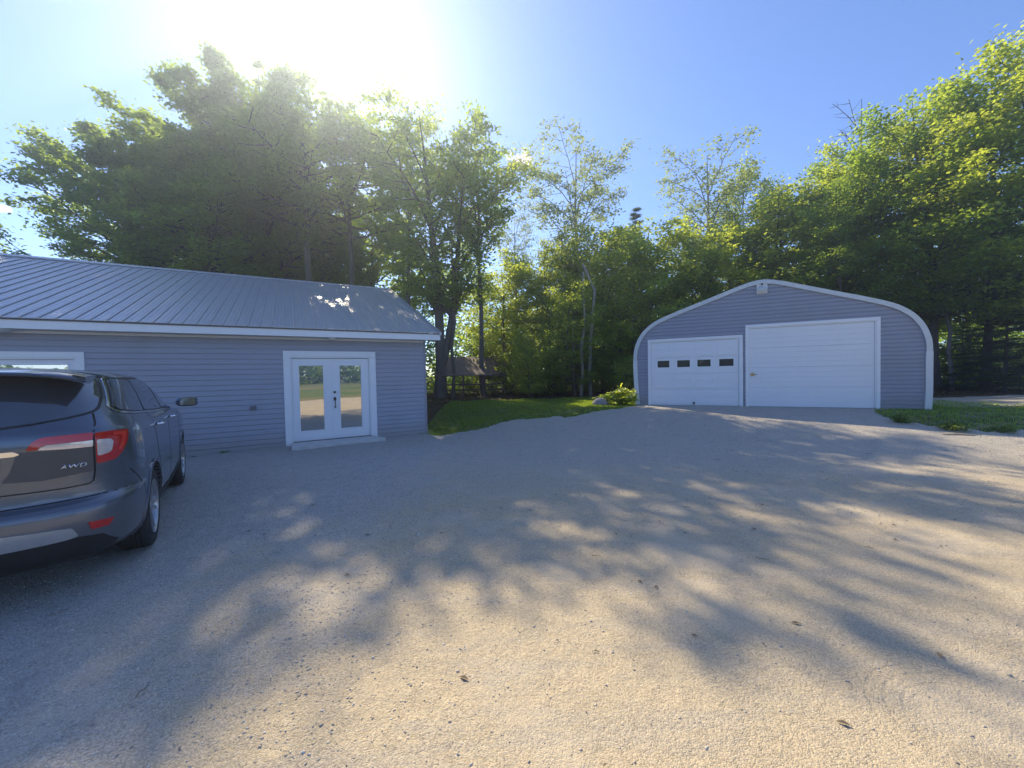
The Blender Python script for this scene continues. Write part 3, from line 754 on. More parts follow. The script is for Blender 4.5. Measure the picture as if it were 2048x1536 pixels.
pr = rear('number_plate', rnd(mirr([(0,1.105),(.155,1.105),(.155,.955),(0,.955)]),.012), M['plastic_white'], off=.010)
rear('chrome_garnish', rnd(mirr([(0,1.172),(.40,1.172),(.43,1.15),(.40,1.138),(0,1.138)]),.01), M['chrome'], off=.012)
rear('skid_plate', rnd(mirr([(0,.608),(.347,.600),(.58,.582),(.664,.568),(.690,.50),(.64,.488),(.34,.486),(0,.486)]),.015), M['silver'], off=.012, thick=.03)
rear('lower_bumper', mirr([(0,.485),(.7,.485),(.80,.46),(.86,.36),(.80,.27),(0,.27)]), M['black'], off=.006)
# lettering on the tailgate
tcv = bpy.data.curves.new('t', 'FONT'); tcv.body = 'AWD'; tcv.size = 1.0; tcv.shear = .22; tcv.space_character = 1.05; tcv.offset = .012
to = bpy.data.objects.new('t', tcv); COL.objects.link(to); bpy.context.view_layer.update()
tm = bpy.data.meshes.new_from_object(to.evaluated_get(bpy.context.evaluated_depsgraph_get())); bpy.data.objects.remove(to)
bm = bmesh.new(); bm.from_mesh(tm); xx = [v.co.x for v in bm.verts]; x0_, x1_ = min(xx), max(xx); hgt = max(v.co.y for v in bm.verts)
for v in bm.verts:
    a = .600+(v.co.x-x0_)/(x1_-x0_)*.128; b = 1.004+v.co.y/hgt*.030
    h = bvh.ray_cast(Vector((-4,-a,b)), Vector((1,0,0))); v.co = h[0]+h[1]*.0075*(1 if h[1].x < 0 else -1)
r = bmesh.ops.extrude_face_region(bm, geom=bm.faces[:])
for v in [g_ for g_ in r['geom'] if isinstance(g_, bmesh.types.BMVert)]: v.co.x -= .003
bmesh.ops.recalc_face_normals(bm, faces=bm.faces); bm.to_mesh(tm); bm.free(); link('lettering', tm, M['chrome'], CAR)
# spoiler over the rear glass
V = []; F = []; ny = 25
for j in range(ny):
    u = -1+2*j/(ny-1); yv = .735*u; e = abs(u)**3; dz = -.012*u*u-.050*e**1.6; xr_ = -2.375+.055*u*u+.10*e**2
    sec = [(-1.93,1.772),(-2.10,1.771),(-2.25,1.759),(xr_+.01,1.741),(xr_,1.728),(xr_+.012,1.716),(-2.27+.03*e,1.708),(-2.10,1.708)]
    V += [(x_, yv, z_+dz) for x_, z_ in sec]
ns = 8
for j in range(ny-1):
    for i in range(ns): F.append((j*ns+i, j*ns+(i+1)%ns, (j+1)*ns+(i+1)%ns, (j+1)*ns+i))
F += [tuple(range(ns)), tuple(range((ny-1)*ns, ny*ns))[::-1]]
k = MB(); k.add(V,F); sp_ = k.build('roof_spoiler', M['paint'], CAR, smooth=True)
k = MB(); k.box(-2.372,-2.355,-.16,.16,1.717,1.734); k.build('brake_light', M['red'], sp_, bevel=.003)
# side glass, trims, doors on both sides
ql = [(-1.925,1.445),(-1.865,1.412),(-1.62,1.385),(-1.16,1.355),(-1.06,1.662),(-1.30,1.676),(-1.60,1.680),(-1.70,1.665)]
rl = [(-1.09,1.352),(-.60,1.336),(-.075,1.318),(-.095,1.678),(-.55,1.682),(-.99,1.672)]
fl = [(-.015,1.316),(.50,1.298),(1.02,1.285),(.72,1.46),(.42,1.60),(.26,1.655),(.10,1.672),(-.03,1.678)]
for sg in (-1,1):
    side('window_trim', rnd([(-1.97,1.440),(-1.88,1.393),(-1.62,1.366),(-.6,1.318),(.5,1.282),(1.10,1.268),(.78,1.462),(.46,1.612),(.28,1.674),(.10,1.692),(-.55,1.700),(-1.30,1.696),(-1.62,1.698),(-1.74,1.678)],.02), M['black'], sg, off=.002)
    side('side_window', rnd(ql,.03), GLS, sg, off=.006); side('side_window', rnd(rl,.02), GLS, sg, off=.006); side('side_window', rnd(fl,.02), GLS, sg, off=.006)
    strip('chrome_trim', [(-1.62,1.700),(-1.76,1.672),(-1.975,1.445),(-1.945,1.408),(-1.88,1.388),(-1.62,1.362),(-1.1,1.335),(-.6,1.314),(.5,1.278),(1.08,1.264)], .017, M['chrome'], side, sg=sg, off=.008, thick=.006)
    for ln_ in ([(-1.10,1.335),(-1.06,1.15),(-1.00,.95),(-.90,.78),(-.82,.52),(-.82,.45)], [(-.05,1.30),(-.035,1.0),(-.03,.42)], [(1.08,1.26),(1.12,1.1),(1.12,.80),(1.04,.55),(1.0,.42)],
                [(-.82,.43),(0,.40),(1.0,.42)], [(-2.02,.905),(-1.90,.80),(-1.84,.72),(-1.79,.62)]):
        strip('panel_gap', ln_, .009, M['gap'], side, sg=sg, off=.0012, thick=.002)
    side('fuel_flap', rnd([(-1.62,1.05),(-1.46,1.05),(-1.46,1.20),(-1.62,1.20)],.03), M['paint'], sg, off=.003) if sg == 1 else None
    for hx_ in (-.92, .16):
        hz = 1.185
        k = MB(); yb = .995*sg
        k.tube([(hx_,yb*.985,hz),(hx_+.02,yb+.028*sg,hz+.002),(hx_+.10,yb+.034*sg,hz+.004),(hx_+.18,yb+.028*sg,hz+.004),(hx_+.205,yb*.985,hz+.003)], [.013,.014,.015,.014,.012], 10)
        k.build('door_handle', M['chrome'], CAR, smooth=True)
    # sill cladding and wheel arch lips
    side('sill_cladding', [(-.86,.30),(1.03,.30),(1.03,.41),(0,.385),(-.86,.41)], M['black'], sg, off=.010)
    for wx in WX:
        ring_o = [(wx+.478*math.cos(t), .40+.468*math.sin(t)) for t in np.linspace(R(-18),R(198),26)]
        ring_i = [(wx+.445*math.cos(t), .40+.435*math.sin(t)) for t in np.linspace(R(-18),R(198),26)]
        V = []; F = []
        for pts, off_ in ((ring_i,.012),(ring_o,.010)):
            for a, b in pts:
                h = bvh.ray_cast(Vector((a,4*sg,max(b,.26))), Vector((0,-sg,0))); yv = h[0].y if h[0] else .9*sg
                V.append((a, yv+off_*sg, b))
        V += [(a, .80*sg, b) for a, b in ring_i]; V += [(v[0], v[1]-.02*sg, v[2]) for v in V[26:52]]
        F = [(q*26+i, q*26+i+1, r_*26+i+1, r_*26+i) for q, r_ in ((0,1),(2,0),(1,3)) for i in range(25)]
        k = MB(); k.add(V,F); k.build('wheel_arch', M['paint'], CAR, smooth=True)
    # door mirror
    k = MB(); msec = rnd([(0,0),(.135,.012),(.165,.05),(.155,.125),(.12,.155),(.02,.150),(-.01,.10)],.03,3)
    xm = .93; V = []; nn = len(msec); lay = [(.97,.5),(1.0,.86),(1.06,1.0),(1.15,1.0),(1.20,.92),(1.225,.6)]
    for yv, sc_ in lay: V += [(xm+.075+(a-.075)*sc_, yv*sg, 1.265+.075+(b-.075)*sc_) for a, b in msec]
    F = [(j*nn+i, j*nn+(i+1)%nn, (j+1)*nn+(i+1)%nn, (j+1)*nn+i) for j in range(len(lay)-1) for i in range(nn)]+[tuple(range(nn)), tuple(range((len(lay)-1)*nn,len(lay)*nn))]
    k.add(V,F); mr = k.build('door_mirror', M['paint'], CAR, smooth=True)
    k = MB(); pl = rnd([(1.02,1.285),(1.195,1.285),(1.205,1.40),(1.03,1.405)],.025,4)
    k.add([(xm-.016+.01*0, a*sg, b) for a, b in pl]+[(xm+.01, a*sg, b) for a, b in pl], [tuple(range(len(pl))), tuple(range(len(pl),2*len(pl)))[::-1]]+[(i,i+len(pl),(i+1)%len(pl)+len(pl),(i+1)%len(pl)) for i in range(len(pl))])
    k.build('mirror_glass', mirror_glass('mirror_silver', (.6,.65,.7), .12, (.05,.05,.06)) if sg == -1 else bpy.data.materials['mirror_silver'], mr)
    # head light on the far end
    patch('head_light', rnd([(a*-sg,b) for a,b in ((.52,.90),(.93,.95),(.95,1.06),(.55,1.03))],.02), (4,0,0), (0,1,0), (-1,0,0), M['clear_lens'], CAR, off=.006)
# windscreen and grille (far end)
patch('windscreen', rnd(mirr([(0,1.70),(.55,1.68),(.66,1.62),(.82,1.36),(.80,1.33),(0,1.325)]),.03), (4,0,0), (0,1,0), (-1,0,0), GLS, CAR, off=.006)
patch('grille', rnd(mirr([(0,1.02),(.50,1.0),(.48,.78),(.40,.70),(0,.70)]),.02), (4,0,0), (0,1,0), (-1,0,0), M['black'], CAR, off=.008)
k = MB(); k.box(-2.0,2.1,-.70,.70,.19,.245); k.build('underbody', M['black'], CAR)
# wheels
def wheel(wx, sg):
    Wt = empty('wheel', (wx, .865*sg, WR)); Wt.parent = CAR; Wt.rotation_euler = (0, R(23 if wx > 0 else 8), 0 if sg < 0 else math.pi)
    k = MB(); ty = []
    prof = [(.262,-.112),(.285,-.118),(.335,-.122),(.362,-.116),(.377,-.104),(.3845,-.085)]
    grv = []
    for g0 in (-.056,-.02,.016,.052): grv += [(.3855,g0-.004),(.378,g0),(.378,g0+.006),(.3855,g0+.010)]
    prof = prof + grv + [(.3845,.085),(.377,.104),(.362,.116),(.335,.122),(.285,.118),(.262,.112),(.255,.0)]
    k.lathe(prof, 64, 'y', True)
    k.build('tyre', M['tyre'], Wt, smooth=True)
    k = MB(); k.lathe([(.262,-.112),(.268,-.120),(.262,-.121),(.250,-.112),(.243,-.09),(.235,.0),(.235,.10),(.245,.10),(.247,.0),(.255,-.085)], 64, 'y', True)
    for s5 in range(5):
        for dd in (-1,1):
            t0 = 2*math.pi*s5/5; 
            def P(r, ta, y): return (r*math.cos(ta), y, r*math.sin(ta))
            a0, a1 = t0+dd*.13, t0+dd*.20
            ww0, ww1 = .12, .055
            pts = [P(.055,t0+dd*.30-.22,-.088),P(.055,t0+dd*.30+.22,-.088),P(.16,a0+.075,-.098),P(.246,a1+ww1,-.108),P(.246,a1-ww1,-.108),P(.16,a0-.075,-.098)]
            bk = [(x_,y_+.03,z_) for x_,y_,z_ in pts]
            k.add(pts+bk, [tuple(range(6)), tuple(range(11,5,-1))]+[(i,(i+1)%6,(i+1)%6+6,i+6) for i in range(6)])
    k.lathe([(0,-.094),(.030,-.094),(.034,-.088),(.075,-.086),(.08,-.05),(0,-.05)], 24, 'y')
    k.build('rim', M['alloy'], Wt, smooth=True)
    k = MB(); k.lathe([(0,-.03),(.165,-.03),(.165,-.015),(0,-.015)], 32, 'y'); k.build('brake_disc', M['steel'], Wt, smooth=True)
    k = MB(); k.lathe([(0,.0),(.236,.0),(.236,.02),(0,.02)], 24, 'y'); k.build('hub', M['black'], Wt)
M['tyre'] = paint('tyre_rubber', (.035,.034,.034), .8, 0, .3, 14, .15)
M['alloy'] = paint('alloy_rim', (.46,.47,.48), .3, .8, .12, 14)
for wx in WX:
    for sg in (-1,1): wheel(wx, sg)

# ------------------------------------------------------------------ trees
def leaf_mat(name, dark, lite, trans, tw=.5, gloss=.08):
    t = NT(name); o = t.obj()
    gi = t.n('ShaderNodeNewGeometry'); oi = t.n('ShaderNodeObjectInfo')
    isl = gi.outputs['Random Per Island']
    n = t.noise(o, .55, 3)
    f = t.math('MULTIPLY_ADD', isl, .6, t.math('MULTIPLY_ADD', n, .9, -.3), clamp=True)
    c = t.mix(f, dark, lite); tr = t.mix(f, tuple(x*.62 for x in trans), trans)
    hv = t.n('ShaderNodeHueSaturation'); t.set(hv.inputs['Color'], c); t.set(hv.inputs['Hue'], t.math('MULTIPLY_ADD', oi.outputs['Random'], .03, .487)); t.set(hv.inputs['Value'], t.math('MULTIPLY_ADD', oi.outputs['Random'], .35, .82))
    d = t.n('ShaderNodeBsdfDiffuse'); t.set(d.inputs[0], hv.outputs[0])
    b = t.n('ShaderNodeBsdfTranslucent'); t.set(b.inputs[0], tr)
    mx = t.n('ShaderNodeMixShader'); mx.inputs[0].default_value = tw; t.set(mx.inputs[1], d.outputs[0]); t.set(mx.inputs[2], b.outputs[0])
    gl = t.n('ShaderNodeBsdfGlossy'); gl.inputs['Roughness'].default_value = .45; gl.inputs['Color'].default_value = (.8,.9,.8,1)
    m2 = t.n('ShaderNodeMixShader'); m2.inputs[0].default_value = gloss; t.set(m2.inputs[1], mx.outputs[0]); t.set(m2.inputs[2], gl.outputs[0])
    return t.done(m2.outputs[0])
M['leaf'] = leaf_mat('maple_leaves', (.035,.075,.016), (.10,.17,.03), (.66,.88,.08), .55)
M['leaf_light'] = leaf_mat('light_leaves', (.06,.11,.02), (.15,.23,.04), (.86,.98,.10), .60)
M['leaf_grey'] = leaf_mat('pale_leaves', (.07,.10,.05), (.14,.18,.09), (.62,.75,.25), .5)
M['needle'] = leaf_mat('needles', (.018,.038,.014), (.045,.075,.022), (.25,.38,.07), .35)
def bark_mat(name, a, b):
    t = NT(name); o = t.obj(); mp = t.n('ShaderNodeMapping'); t.set(mp.inputs[0], o); mp.inputs['Scale'].default_value = (1,1,.18)
    n = t.noise(mp.outputs[0], 22, 5, .65); n2 = t.noise(o, 1.5, 3)
    c = t.mix(n, a, b); c = t.mix(t.math('MULTIPLY', t.smooth(n2,.5,.7), .4), c, (.17,.19,.12))
    return t.done(t.bsdf(c, .9, 0, t.bump(n, .9, .03)))
M['bark'] = bark_mat('bark', (.055,.045,.038), (.19,.165,.14))
M['bark_pale'] = bark_mat('pale_bark', (.16,.14,.12), (.42,.39,.34))

def tube_np(P, rad, n=6):
    P = np.asarray(P, float); m_ = len(P); T_ = np.gradient(P, axis=0); T_ /= np.linalg.norm(T_,axis=1,keepdims=True)+1e-9
    a = np.cross(T_[0], (0,0,1) if abs(T_[0,2]) < .9 else (1,0,0)); a /= np.linalg.norm(a); V = []
    for i in range(m_):
        a = a-T_[i]*a.dot(T_[i]); a /= np.linalg.norm(a)+1e-9; c = np.cross(T_[i], a)
        for k_ in range(n):
            t = 2*math.pi*k_/n; V.append(P[i]+(a*math.cos(t)+c*math.sin(t))*rad[i])
    F = [(i*n+k_, i*n+(k_+1)%n, (i+1)*n+(k_+1)%n, (i+1)*n+k_) for i in range(m_-1) for k_ in range(n)]
    return V, F
class Wood:
    def __init__(s): s.V = []; s.F = []
    def add(s, P, rad, n=6):
        V, F = tube_np(P, rad, n); b = len(s.V); s.V += V; s.F += [tuple(i+b for i in f) for f in F]
def leaves_mesh(centers, sig, N, size, rng, flat=.45, tilt=.55, slim=.62, droop=.0, lift=0.):
    """N separate kite-shaped leaves in sprays around the twig ends"""
    C = np.asarray(centers); wt = (np.clip(C[:,2]/C[:,2].max(),.05,1))**lift; k_ = rng.choice(len(C), N, p=wt/wt.sum())
    off = rng.normal(0,1,(N,3)); off[:,2] *= flat
    P = C[k_] + off*sig*rng.uniform(.6,1.3,(len(C),1))[k_]
    az = rng.uniform(0,2*np.pi,N); s = size*rng.uniform(.65,1.25,N)
    nrm = np.stack([rng.normal(0,tilt,N), rng.normal(0,tilt,N), np.ones(N)],1); nrm /= np.linalg.norm(nrm,axis=1,keepdims=True)
    u = np.stack([np.cos(az), np.sin(az), np.zeros(N)-droop],1); u -= nrm*(u*nrm).sum(1,keepdims=True); u /= np.linalg.norm(u,axis=1,keepdims=True)
    v = np.cross(nrm, u)
    s = s[:,None]; a = P-u*s*.5; c = P+u*s*.5-nrm*s*.12
    b_ = P-u*s*.05+v*s*slim*.5+nrm*s*.06; d = P-u*s*.05-v*s*slim*.5+nrm*s*.06
    V = np.stack([a,b_,c,d],1).reshape(-1,3); F = np.arange(4*N).reshape(N,4)
    return np_mesh(V, F, 'leaves')
def make_tree(seed, H, base, W, N, size, kind='round', nl=22, sub=6, sig=.38, lift=0., lean=(0,0), r0=.2, twigs=True, fork=False):
    """returns (trunk mesh, crown mesh); H height, base = first limbs, W = crown radius"""
    rng = np.random.default_rng(seed); wd = Wood(); C = []
    nt_ = 9; tz = np.linspace(0,1,nt_); wob_ = np.cumsum(rng.normal(0,.02*H/nt_*1.6,(nt_,2)),0)
    TP = np.stack([wob_[:,0]+lean[0]*tz**1.4, wob_[:,1]+lean[1]*tz**1.4, tz*H*.95-.3],1); TP[0,:2] = 0
    TR = r0*(1-tz)**.8+.012; TR[0] *= 1.35
    wd.add(TP, TR, 9)
    if fork:
        Q = TP.copy(); Q[:,0] += np.maximum(0,tz-.12)**.8*W*.65*fork; Q[:,1] += np.maximum(0,tz-.1)*W*.3; Q[:,2] *= .92
        wd.add(Q, TR*.78, 8)
    def tp(h, P=TP): return np.array([np.interp(h, P[:,2], P[:,0]), np.interp(h, P[:,2], P[:,1]), h])
    prof = {'round': lambda u: (1-(abs(u-.42)/.62)**2.3)**.5 if abs(u-.42) < .62 else .1,
            'column': lambda u: .45+.55*math.sin(math.pi*min(1,u*.9+.08)),
            'vase': lambda u: .25+.75*u**.7*(1 if u < .8 else (1-(u-.8)*2.6)),
            'cone': lambda u: 1.02-u, 'layer': lambda u: (1.02-u)**.8}[kind]
    gold = rng.uniform(0,6.28)
    for i in range(nl):
        u = (i+.5)/nl; h = base+(H*.96-base)*u*(.97 if kind != 'cone' else 1)
        st_ = tp(max(base*.85, h-(H-base)*(.16 if kind in ('round','column') else .30 if kind == 'vase' else -.0)))
        if fork and i % 2: st_ = tp(st_[2], Q)
        az = gold+i*2.4+rng.normal(0,.25); L = W*max(.12, prof(u))*rng.uniform(.72,1.18)
        end = np.array([math.cos(az)*L, math.sin(az)*L, 0])+tp(h, Q if (fork and i % 2) else TP)
        if kind in ('cone','layer'): end[2] -= L*.12
        mid = st_+(end-st_)*.5; mid[2] += (-.10 if kind in ('round','column','vase') else .10)*L
        if kind == 'vase': mid = st_+(end-st_)*np.array([.35,.35,.55])
        tt = np.linspace(0,1,7)[:,None]; LP = st_*(1-tt)**2+mid*2*tt*(1-tt)+end*tt**2; LP += rng.normal(0,.03*L/3,LP.shape)*(tt>0)
        rr = r0*.42*(1-u*.6); wd.add(LP, np.linspace(rr,.012,7), 5)
        C.append(end)
        for j in range(sub):
            f = .28+.72*(j+rng.uniform(.2,.8))/sub; p0 = np.array([np.interp(f, tt[:,0], LP[:,c]) for c in range(3)])
            sd = 1 if j % 2 else -1; a2 = az+sd*rng.uniform(.5,1.2); l2 = L*(.46-.22*f)*rng.uniform(.7,1.3)+.15
            up = rng.uniform(-.15,.45) if kind not in ('cone','layer') else rng.uniform(-.25,.05)
            e2 = p0+np.array([math.cos(a2), math.sin(a2), up])*l2; m2 = (p0+e2)/2+np.array([0,0,-.04*l2])
            if twigs: wd.add([p0,m2,e2], [rr*.35+.006,rr*.2+.004,.004], 4)
            C.append(e2); C.append(p0+(e2-p0)*.55)
            if l2 > .9: C.append(e2+rng.normal(0,.25,3)*np.array([1,1,.6]))
    if kind not in ('layer',): C.append(tp(H*.95)); C.append(tp(H*.9))
    tm_ = mesh(wd.V, wd.F, 'trunk', True)
    if N == 0: return tm_, None
    return tm_, leaves_mesh(C, sig, N, size, rng, flat=.5 if kind not in ('cone','layer') else .22, slim=.66 if kind not in ('cone','layer') else .34, droop=.0 if kind not in ('cone','layer') else .2, lift=lift)
TPL = {}
def tpl(name, leafm, barkm, *a, **k):
    t_, c_ = make_tree(*a, **k); t_.materials.append(M[barkm])
    if c_ is not None: c_.materials.append(M[leafm])
    TPL[name] = (t_, c_)
#   name      leaf         bark          seed H  base  W    N     size
tpl('maple_a','leaf','bark',        11, 20, 4.0, 5.4, 56000, .23, kind='round', lift=1.3, nl=42, sub=8, sig=.33, r0=.34)
tpl('maple_b','leaf','bark',        12, 18, 3.4, 4.6, 46000, .23, kind='round', lift=1.6, nl=36, sub=8, sig=.31, r0=.30)
tpl('maple_d','leaf','bark',        15, 18, 11.2, 4.3, 17000, .23, kind='round', lift=1.5, nl=24, sub=8, sig=.31, r0=.28)
tpl('maple_c','leaf','bark',        13, 16, 5.0, 4.3, 23000, .20, kind='vase', nl=32, sub=7, sig=.30, r0=.32, lean=(-1.2,.4), fork=.9)
tpl('maple_open','leaf_light','bark', 14, 15, 9.4, 4.0, 9000, .19, kind='vase', nl=22, sub=7, sig=.32, r0=.2)
tpl('young_a','leaf_light','bark',  21, 11, 1.6, 2.9, 14500, .18, kind='column', nl=26, sub=6, sig=.32, r0=.12)
tpl('young_b','leaf_light','bark',  22, 10, 1.0, 2.6, 11500, .18, kind='column', nl=24, sub=6, sig=.30, r0=.10, lean=(.6,0))
tpl('tall_a','leaf_light','bark',   23, 16, 3.5, 3.3, 24000, .19, kind='column', nl=30, sub=6, sig=.36, r0=.17)
tpl('tall_b','leaf','bark',         24, 17, 4.5, 3.5, 24000, .20, kind='round', nl=28, sub=6, sig=.36, r0=.20, lean=(.8,0))
tpl('open_a','leaf_grey','bark_pale',31, 17, 8.0, 3.9, 11000, .17, kind='vase', nl=22, sub=7, sig=.26, r0=.17)
tpl('open_b','leaf_grey','bark_pale',32, 15, 8.5, 2.6, 5500, .15, kind='vase', nl=18, sub=6, sig=.24, r0=.13)
tpl('bare','leaf','bark',           33, 15, 9.0, 2.0, 0, .1, kind='vase', nl=16, sub=5, r0=.13)
tpl('spruce','needle','bark',       41, 15, .6, 3.4, 52000, .15, kind='cone', nl=70, sub=7, sig=.20, r0=.16)
tpl('hemlock','needle','bark',      42, 12, .4, 3.6, 42000, .15, kind='layer', nl=44, sub=8, sig=.22, r0=.14)
tpl('shrub','leaf','bark',          51, 3.2, .2, 1.5, 6500, .13, kind='column', nl=16, sub=5, sig=.22, r0=.04)
tpl('shrub_light','leaf_light','bark',52, 3.6, .3, 1.6, 4200, .13, kind='vase', nl=14, sub=5, sig=.22, r0=.04)
def at(px, depth):
    """world x of this picture column at this distance ahead"""
    return (px-1024)/769*depth
def tree(t, px, depth, H=None, label=None, name='tree', group=None, rz=0., wid=1., cat='tree', tone=None):
    x = at(px, depth); tm_, cm_ = TPL[t]; h0 = {'maple_d':18,'maple_open':15,'maple_a':20,'maple_b':18,'maple_c':16,'young_a':11,'young_b':10,'tall_a':16,'tall_b':17,'open_a':17,'open_b':15,'bare':15,'spruce':15,'hemlock':12,'shrub':3.2,'shrub_light':3.6}[t]
    s = (H or h0)/h0
    r = empty(name, (x,depth,T(x,depth)-.05), rz, label, cat, group); r.scale = (s*wid,s*wid,s)
    o = bpy.data.objects.new('trunk', tm_); COL.objects.link(o); o.parent = r
    if cm_ is not None: o = bpy.data.objects.new('crown', cm_); COL.objects.link(o); o.parent = r
    return r
def topH(px, py, depth): return (749-.0197*(px-1024)-py)/769*depth+1.65-.45      # height of something whose top shows at py
BIG = 'tall maples behind the long building'
for t, px, py, dp, rz, wd_, lb in (
    ('maple_b', 285, 245, 25.5, .3, .95, 'dark maple at the far left end of the row behind the long building'),
    ('maple_a', 375, 262, 27, 1.7, .9, 'broad dark maple rising above the left half of the ribbed roof'),
    ('maple_a', 480, 175, 26.5, 3.9, .95, 'tallest maple, nearly straight below the sun behind the ribbed roof'),
    ('maple_b', 430, 255, 23.5, 5.2, .9, 'maple standing in front of its taller neighbours above the middle of the roof'),
    ('maple_b', 545, 112, 25.5, 2.5, .70, 'dark maple to the right of the tallest one, over the middle of the roof'),
    ('maple_d', 630, 196, 24.0, 1.1, .9, 'smaller dark maple left of the one above the double doors'),
    ('maple_d', 704, 240, 24.5, 4.5, .9, 'dark maple straight above the glazed double doors'),
    ('maple_open', 822, 200, 26.0, .6, .65, 'tall maple above the right end of the ribbed roof'),
    ('maple_c', 880, 190, 21, 0., .92, 'big forked maple just right of the long building, crown reaching over the gap'),
    ('maple_open', 968, 285, 21.5, 4.4, .80, 'slimmer maple left of the small white cloud'),
    ('maple_b', 560, 400, 30.5, 3.3, 1.0, 'lower maple deep behind the middle of the roof ridge'),
    ('maple_b', 655, 395, 30.5, .9, 1.0, 'lower maple deep behind the roof, seen below the crown over the doors'),
    ('maple_b', 750, 390, 30.5, 5.6, 1.0, 'lower maple deep behind the right end of the roof ridge'),
    ('tall_b', 185, 490, 24, 2.1, .85, 'lower leafy tree at the left edge of the picture above the roof')):
    tree(t, px, dp, topH(px, py, dp), lb, 'maple_tree', BIG, rz, wd_)
YG = 'young trees along the forest edge'
for t, px, py, dp, rz, wd_, lb in (
    ('young_a', 1040, 490, 26.5, .5, .95, 'bright young tree at the left end of the forest edge'),
    ('young_a', 1010, 520, 24.5, 2.2, 1.1, 'round young tree behind the thin bush at the lawn corner'),
    ('young_b', 1105, 500, 25.2, 4.1, 1.2, 'light green tree filling the middle of the forest edge'),
    ('young_b', 1175, 480, 24.5, 1.9, 1.2, 'light green tree right of the tall open tree'),
    ('young_a', 1240, 455, 25, .8, 1.2, 'bright young tree left of the pointed tree top'),
    ('young_b', 1345, 450, 25.5, 3.9, 1.3, 'light green tree between the pointed top and the sparse tree'),
    ('young_a', 1420, 440, 25.2, 2.6, 1.2, 'bright tree at the foot of the sparse tree'),
    ('young_b', 1530, 390, 25.2, 5.2, 1.2, 'light green tree directly above the garage peak'),
    ('young_a', 1615, 345, 24.6, 1.4, 1.1, 'bright young tree close behind the right half of the garage'),
    ('young_b', 1058, 650, 18.4, 2.5, .75, 'low light green tree hanging over the back of the lawn'),
    ('tall_a', 1125, 455, 25, 1.5, .9, 'leafy tree at the foot of the tall open tree'),
    ('young_a', 1205, 440, 23.5, 3.1, 1.1, 'full young tree between the lawn and the garage'),
    ('young_b', 1150, 560, 20.5, 4.6, 1.0, 'small leafy tree at the back of the lawn'),
    ('young_a', 1300, 425, 25.5, 5.5, 1.1, 'young tree above the left shoulder of the garage'),
    ('tall_b', 1380, 455, 24.0, .4, .7, 'darker tree behind the left slope of the garage'),
    ('young_b', 1265, 520, 21.8, 1.1, 1.1, 'leafy tree directly left of the garage'),
    ('spruce', 1278, 402, 29, 0, .55, 'pointed tree top over the left side of the garage'),
    ('young_a', 1485, 305, 27, 3.6, .5, 'slim bright tree left of the garage peak'),
    ('tall_b', 1470, 430, 25.5, 2.7, .8, 'dark tree behind the garage peak'),
    ('tall_a', 1565, 345, 24.8, 4.2, .85, 'bright leafy tree just right of the garage peak'),
    ('tall_b', 1645, 300, 26, 5.1, .9, 'tree in the middle of the row behind the right slope of the garage'),
    ('tall_a', 1735, 235, 22.5, .9, .95, 'tall yellow-green tree behind the garage shoulder'),
    ('tall_b', 1690, 350, 20.5, 3.3, .8, 'dense tree close behind the right slope of the garage'),
    ('tall_b', 1872, 150, 19.5, 2.2, 1.0, 'tall tree with a bare lower trunk at the right corner of the garage'),
    ('tall_a', 1815, 215, 22, 4.9, .9, 'tall tree behind the garage corner tree'),
    ('tall_a', 1968, 95, 18.2, 5.9, .95, 'tall bright tree second from the right edge'),
    ('tall_a', 2075, 35, 16.5, 1.3, 1.0, 'tallest tree, cut by the right edge of the picture'),
    ('tall_b', 1940, 330, 23, 1.9, .9, 'shaded tree deeper in the wood at the right')):
    tree(t, px, dp, topH(px, py, dp), lb, 'tree', YG, rz, wd_)
tree('open_a', 1150, 26, topH(1150,255,26), 'tall open tree with thin pale foliage beside the small cloud', 'tree', None, .4, 1.)
tree('open_b', 1035, 27, topH(1035,400,27), 'thin pale tree in the sky gap between the maples and the open tree', 'tree', None, 2.4, .7)
tree('open_b', 1418, 28, topH(1418,285,28), 'sparse tree with bare spreading twigs left of the slim bright tree', 'tree', None, 0, 1.2)
tree('bare', 1522, 27, topH(1522,335,27), 'small dead tree top right of the slim bright tree', 'dead_tree', 'dead trees')
tree('bare', 1722, 24.5, topH(1722,165,24.5), 'dead bare tree top above the right slope of the garage', 'dead_tree', 'dead trees', 1.2, .8)
for px, py, dp, rz, lb in ((2010,520,17.2,.7,'dark hemlock with layered boughs at the right edge'),(1925,640,20.5,2.,'low hemlock in the shade right of the garage'),(2120,420,16.2,3.1,'dark hemlock partly outside the right edge')):
    tree('hemlock', px, dp, topH(px,py,dp), lb, 'hemlock_tree', 'hemlocks at the right', rz, 1.0)
SH = 'undergrowth at the forest edge'
for i, (t, px, dp, h, rz, lb) in enumerate((
    ('shrub', 955, 24.5, 3.4, 0, 'dark bush behind the low brown shelter'),('shrub_light', 1025, 21.2, 3.0, 1, 'thin bush at the left back corner of the lawn'),
    ('shrub_light', 1065, 19.8, 3.4, 2, 'thin bush below the low light green tree'),('shrub', 1110, 21.5, 3.0, 3, 'dark bush behind the middle of the lawn'),
    ('shrub_light', 1185, 21, 2.8, 4, 'thin bush right of the lawn middle'),('shrub', 1235, 20.5, 2.4, 5, 'bush in the shade left of the garage'),
    ('shrub_light', 1255, 17.5, 1.9, .5, 'small leafy sapling close to the left garage wall'),('shrub', 1905, 21.0, 2.6, 1.5, 'bush right of the garage in the shade'),
    ('shrub', 1975, 19.5, 2.2, 2.5, 'bush under the layered hemlocks'),('shrub_light', 2040, 18.2, 2.0, 3.5, 'thin bush at the end of the pale path'))):
    tree(t, px, dp, h, lb, 'bush', SH, rz, 1., 'bush')
